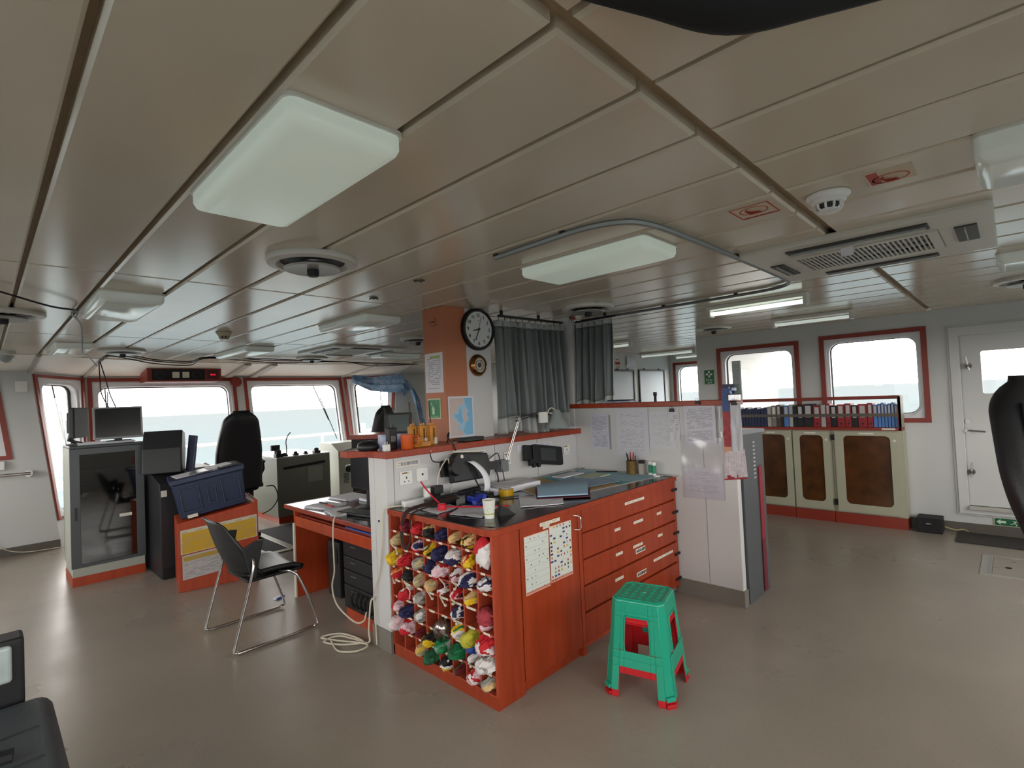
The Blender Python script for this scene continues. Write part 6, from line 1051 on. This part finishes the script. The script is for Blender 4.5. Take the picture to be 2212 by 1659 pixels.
bt = thing('blue_display_card', 'dark blue card with white bottle shapes propped on the ledge end', 'card', (3.87, 1.49, 1.515)); part(bt, 'card', B().box(3.868, 1.47, 1.515, 3.874, 1.56, 1.63), mat('card_navy', '18204a', .4), bevel=.002); part(bt, 'white_bottle', B().lathe([(0, 0), (.018, 0), (.018, .05), (.007, .07), (.007, .09), (0, .09)], (3.85, 1.50, 1.52), 16).lathe([(0, 0), (.02, 0), (.02, .02), (0, .03)], (3.85, 1.47, 1.58), 14), mat('bottle_pale', 'a8b8d8', .3), smooth=50)
boxthing('sleeve_bracket', 'crumpled clear wrapper with black clip on the ledge end', 'wrapper', (3.80, 1.41, 1.50, 3.84, 1.50, 1.56), glass('wrapper_clear', 'dcdce0', .4, .2), .01)
fl_ = thing('speaker_panel', 'grey ribbed panel standing behind the bottles on the ledge end', 'panel', (3.93, 1.45, 1.515)); part(fl_, 'panel', B().box(3.92, 1.44, 1.515, 3.94, 1.50, 1.80), mat('panel_grey', '8c9490', .5), bevel=.003); part(fl_, 'ribs', (lambda b: [b.box(3.916, 1.447, 1.62+k*.016, 3.92, 1.493, 1.625+k*.016) for k in range(10)] and b)(B()), GREY)
ft = thing('flashlight', 'small black torch standing on the ledge in front of the wall boards', 'torch', (3.9, 2.18, 1.515)); part(ft, 'body', B().lathe([(0, 0), (.011, 0), (.011, .045), (.015, .05), (.015, .08), (0, .08)], (3.9, 2.13, 1.515), 18), DARK, smooth=40)
boxthing('ledge_book', 'blue and white booklet lying on the ledge by the narrow curtain', 'book', (3.85, 2.33, 1.516, 3.95, 2.62, 1.53), mat('book_blue_white', '4a68a8', .5, var=.5, vs=12, col2='ccd0d8')); boxthing('ledge_book', 'black pad on top of the blue and white booklet on the ledge', 'book', (3.86, 2.36, 1.531, 3.97, 2.6, 1.541), BLK)
# ---------------------------------------------------------------- grey instrument cabinet behind the side wall end
gc = thing('grey_instrument_cabinet', 'grey sloping instrument cabinet at the end of the side wall with a red strap', 'cabinet', (4.15, 1.8, 0)); GM = mat('cabinet_grey', '52565a', .4, var=.05)
part(gc, 'body', B().hexa([(3.93, 1.46, .0), (4.37, 1.46, 0), (4.37, 2.3, 0), (3.93, 2.3, 0), (3.93, 1.46, 1.25), (4.37, 1.46, 1.25), (4.37, 2.3, 1.25), (3.93, 2.3, 1.25)]), GM, bevel=.004); part(gc, 'top', B().hexa([(3.93, 1.45, 1.25), (4.39, 1.45, 1.24), (4.39, 2.3, 1.24), (3.93, 2.3, 1.25), (3.93, 1.45, 1.29), (4.39, 1.45, 1.265), (4.39, 2.3, 1.265), (3.93, 2.3, 1.29)]), mat('cabinet_top', '8a8e94', .3))
part(gc, 'louvres', (lambda b: [b.box(4.13+.0*k, 1.455, .90+k*.03, 4.17, 1.461, .912+k*.03) for k in range(10)] and b)(B()), mat('louvre_light', 'b0b4b8', .4)); part(gc, 'red_strap', B().box(4.22, 1.450, .42, 4.29, 1.458, .98), mat('strap_red', '8a2a34', .5)); part(gc, 'lower_strap', B().box(4.215, 1.449, .02, 4.285, 1.456, .42), mat('strap_dark_red', '6c2430', .5))
gd = thing('fold_down_desk', 'small sloping grey desk with a white top right of the grey cabinet', 'desk', (4.5, 1.9, .7)); part(gd, 'body', B().prism([(4.375, .6), (4.45, .68), (4.62, .86), (4.62, .92), (4.375, .88)], 1.6, 2.2, lambda a, b, d: (a, d, b)), GM, bevel=.003); part(gd, 'top', B().prism([(4.375, .88), (4.62, .92), (4.62, .935), (4.375, .895)], 1.6, 2.2, lambda a, b, d: (a, d, b)), mat('desk_top_white', 'b8bcc8', .3)); part(gd, 'knob', B().cyl((4.43, 1.6, .78), (4.43, 1.58, .78), .015), STEEL)
# ---------------------------------------------------------------- far recess
def board(x0, x1, z0, z1, label):
    t = thing('wall_board', label, 'board', ((x0+x1)/2, 5.19, z0)); part(t, 'frame', B().ring(crect(x0, z0, x1, z1), crect(x0+.03, z0+.03, x1-.03, z1-.03), 5.17, 5.195, lambda a, b, d: (a, d, b)), DARK); part(t, 'sheet', B().box(x0+.03, 5.185, z0+.03, x1-.03, 5.195, z1-.03), mat('board_sheet', 'c2ccd4', .5)); part(t, 'hangers', B().box(x0+.2, 5.175, z1, x0+.23, 5.2, z1+.02).box(x1-.23, 5.175, z1, x1-.2, 5.2, z1+.02), INK)
board(7.95, 8.72, 1.25, 2.03, 'black-framed board partly behind the narrow curtain'); board(8.90, 9.92, 1.25, 2.04, 'black-framed white board nearest the recess window')
ysheet('wall_paper', 5.19, 8.47, 2.08, 8.78, 2.28, PAPER, 'single curled sheet above the wall boards', 'paper', bend=.02, n=8)
fp = thing('fire_plan_sign', 'white fire plan sign with a red block next to the narrow curtain', 'sign', (8.18, 5.19, 2.06)); part(fp, 'plate', B().box(8.08, 5.188, 2.05, 8.28, 5.196, 2.25), LAB); part(fp, 'red_block', B().box(8.10, 5.185, 2.12, 8.26, 5.189, 2.175), INKR); letters(fp, 'FIRE', (8.18, 5.186, 2.215), (1, 0, 0), (0, 0, 1), .035, INK, .12); letters(fp, 'PLAN', (8.18, 5.186, 2.08), (1, 0, 0), (0, 0, 1), .035, INK, .12)
# ---------------------------------------------------------------- starboard wall: first aid, cabinets, binders
fa = thing('first_aid_sign', 'green first aid sign with a white cross left of the right-hand windows', 'sign', (7.09, 3.03, 1.65)); part(fa, 'plate', B().box(7.094, 2.955, 1.66, 7.10, 3.105, 1.87), mat('sign_border', 'b8c4a0')); part(fa, 'green_field', B().box(7.091, 2.963, 1.668, 7.0945, 3.097, 1.862), mat('sign_dark_green', '0e5a38', .4)); part(fa, 'cross', B().box(7.089, 3.018, 1.76, 7.0915, 3.042, 1.85).box(7.089, 2.985, 1.793, 7.0915, 3.075, 1.817), LUM)
letters(fa, 'First', (7.0895, 3.03, 1.727), (0, -1, 0), (0, 0, 1), .03, LUM, .09); letters(fa, 'aid', (7.0895, 3.03, 1.69), (0, -1, 0), (0, 0, 1), .026, LUM, .055)
exs = thing('exit_sign', 'green exit sign with arrow and running figure low on the wall under the door', 'sign', (7.09, .0, .1)); part(exs, 'plate', B().box(7.09, -.28, .105, 7.10, .205, .185), mat('sign_border', 'b8c4a0')); part(exs, 'green_field', B().box(7.087, -.27, .111, 7.0905, .197, .179), mat('sign_dark_green', '0e5a38'))
part(exs, 'arrow', B().prism([(.185, .145), (.155, .172), (.155, .156), (.115, .156), (.115, .134), (.155, .134), (.155, .118)], 7.0855, 7.0875, lambda a, b, d: (d, a, b)), LUM)
part(exs, 'running_figure', B().tube([(7.0868, .045, .160), (7.0868, .055, .142)], .006, 6).lathe([(0, -.005), (.005, 0), (0, .005)], (7.0868, .038, .170), 10).tube([(7.0868, .055, .142), (7.0868, .04, .13), (7.0868, .045, .116)], .004, 6).tube([(7.0868, .055, .142), (7.0868, .07, .132), (7.0868, .085, .13)], .004, 6).tube([(7.0868, .065, .160), (7.0868, .045, .158), (7.0868, .028, .150)], .003, 6), LUM)
letters(exs, 'EXIT', (7.0865, -.12, .145), (0, -1, 0), (0, 0, 1), .045, LUM, .21)
CBW = mat('cabinet_cream', 'a9a894', .45, var=.04); AMB = mat('amber_panel', '5a3414', .22, var=.35, vs=7, col2='3a2210')
def wallcab(y0, y1, doors, label, dark=False):
    t = thing('wall_cabinet', label, 'cabinet', (6.99, (y0+y1)/2, 0)); part(t, 'body', B().box(6.90, y0, .12, 7.095, y1, 1.06), CBW); part(t, 'plinth', B().box(6.87, y0, 0, 7.095, y1, .12), REDT)
    for a, b_, p, q in doors:
        d = part(t, 'door', B().ring(crect(a, .135, b_, 1.045), rrect(p, .225, q, 1.0, .05), 6.875, 6.897, lambda y, z, x: (x, y, z)), CBW, bevel=.002)
        part(d, 'amber_window', B().box(6.893, p, .225, 6.899, q, 1.0), AMB)
        part(d, 'recessed_pull', B().cyl((6.876, (a+p)/2, .95), (6.873, (a+p)/2, .95), .014), CREAM)
    return t
wallcab(1.96, 2.92, [(1.965, 2.44, 2.04, 2.36), (2.45, 2.915, 2.52, 2.84)], 'cream wall cabinet with dark amber windows, partly behind the calendar')
wallcab(1.545, 1.955, [(1.56, 1.95, 1.63, 1.88)], 'cream wall cabinet with one narrow amber window in the middle'); c3_ = wallcab(.87, 1.54, [(.905, 1.51, .985, 1.425)], 'cream wall cabinet with the widest amber window, nearest the door')
part(c3_, 'hinge', B().box(6.868, 1.515, .945, 6.9, 1.545, 1.01).box(6.868, 1.515, .2, 6.9, 1.545, .265), BLKM)
for yy, w in ((2.2, .1), (1.76, .12), (1.2, .14)): boxthing('cabinet_label', 'narrow paper label above the %s cabinet window' % {2.2: 'left', 1.76: 'middle', 1.2: 'widest'}[yy], 'label', (6.868, yy-w/2, 1.018, 6.8745, yy+w/2, 1.035), LAB, .0)
rkb = thing('book_rack', 'long red-brown book rack on top of the cream cabinets', 'book rack', (6.98, 1.9, 1.06)); part(rkb, 'base_board', B().box(6.86, .875, 1.06, 7.095, 2.92, 1.095), REDT, bevel=.003); part(rkb, 'end_board', B().box(6.86, .875, 1.095, 7.095, .895, 1.435), mat('end_board', '9a9a8c', .5)); part(rkb, 'end_post', B().box(6.86, .875, 1.06, 6.88, .9, 1.435), REDT)
part(rkb, 'back_rail', B().box(7.07, .895, 1.40, 7.095, 2.92, 1.44), REDT); part(rkb, 'front_bar', B().box(6.862, .895, 1.215, 6.872, 2.92, 1.25), mat('bar_brown', '5c544a', .4)); part(rkb, 'paper_label', B().box(6.857, .93, 1.07, 6.8598, 1.05, 1.088), LAB)
ys_ = [2.88, 2.845, 2.81, 2.775, 2.74, 2.705, 2.67, 2.635, 2.60, 2.565, 2.53, 2.495, 2.458, 2.422, 2.385, 2.348, 2.31, 2.27, 2.231, 2.181, 2.122, 2.07, 2.04, 1.979, 1.935, 1.89, 1.82, 1.717, 1.638, 1.585, 1.538, 1.472, 1.395, 1.33, 1.268, 1.18, 1.125, 1.085, 1.052, 1.022, .993, .963, .933, .90]
BK = dict(n=('dark blue', '1c2c50'), g=('grey', '7c7a74'), w=('white', 'a8a8a4'), b=('brown', '4c3c34'), k=('black', '18181c'), l=('light blue', '4c78b8'), r=('red', '8e1c26'))
seq = 'nnnnnnnnnnnnnnnnnnwgbklwkkkrwrkrrkrrllll'; cnt = {}
for i in range(min(len(ys_)-1, len(seq)+3)):
    c = seq[i] if i < len(seq) else 'l'; ya, yb_ = ys_[i]-.003, ys_[i+1]+.003; w = ya-yb_; thin = w < .04; hh = .25+.03*((i*7) % 3)/3-(.03 if thin and c == 'n' else 0)
    nm_, hx = BK[c]; mb = mat('binder_'+c, hx, .45); cnt[c] = cnt.get(c, 0)+1
    ORN = ('first', 'second', 'third', 'fourth', 'fifth', 'sixth', 'seventh', 'eighth', 'ninth', 'tenth', 'eleventh', 'twelfth', 'thirteenth', 'fourteenth', 'fifteenth', 'sixteenth', 'seventeenth', 'eighteenth')
    t = thing('book' if thin else 'ring_binder', '%s %s in the rack, %s of the %s ones counted from the left' % (nm_, 'book' if thin else 'binder', ORN[cnt[c]-1], nm_), 'book' if thin else 'binder', (6.98, (ya+yb_)/2, 1.096), group='books and binders in the red-brown rack')
    part(t, 'cover', B().box(6.885, yb_, 1.096, 7.065, ya, 1.096+hh), mb, bevel=.002)
    if not thin or c == 'l':
        part(t, 'spine_label', B().box(6.8835, yb_+w*.2, 1.096+hh*(.42 if c != 'l' else .45), 6.8848, ya-w*.2, 1.096+hh*.93), printed('spine_print', 'b8b4b4', '4c4a4e', 7, 3, .15, .08, .45, .4, 31) if c != 'g' else LAB)
        if c == 'r': part(t, 'finger_hole', B().cyl((6.885, (ya+yb_)/2, 1.135), (6.8835, (ya+yb_)/2, 1.135), .011), INK)
bx_ = thing('black_floor_box', 'black case with a handle on the floor at the end of the cream cabinets', 'case', (6.97, .72, 0)); part(bx_, 'case', B().box(6.86, .59, .0, 7.07, .80, .155), BLKM, bevel=.006); part(bx_, 'handle', B().tube([(6.858, .72, .09), (6.845, .715, .1), (6.845, .68, .1), (6.858, .675, .09)], .005, 6), STEEL)
one('floor_cable', B().tube(smoothline([(6.98, .58, .06), (7.02, .5, .03), (7.06, .44, .035), (7.05, .4, .02)], 5), .006, 6), mat('cord_yellow', 'a89c70', .7), 'yellowish cable end beside the black case', 'cable')
one('door_mat', B().box(6.62, -.7, 0, 7.06, .48, .012), mat('mat_dark', '35322f', .9, bump=.4, bs=200), 'dark grey doormat in front of the door', 'mat', bevel=.004)
ht = thing('floor_hatch', 'metal framed hatch set in the floor near the door', 'hatch', (5.95, .0, 0)); part(ht, 'frame', B().ring(crect(5.64, -.5, 6.28, .27), crect(5.675, -.46, 6.245, .2), 0, .006, lambda a, b, d: (a, b, d)), ALU, bevel=.001); part(ht, 'lid', B().box(5.68, -.455, 0, 6.24, .195, .004), fl); part(ht, 'hinge_strip', B().box(5.66, .205, .002, 6.26, .225, .009), STEEL); part(ht, 'lift_ring', B().lathe([(0, 0), (.02, 0), (.02, .004), (0, .004)], (5.93, .1, .004), 16), BLKM)
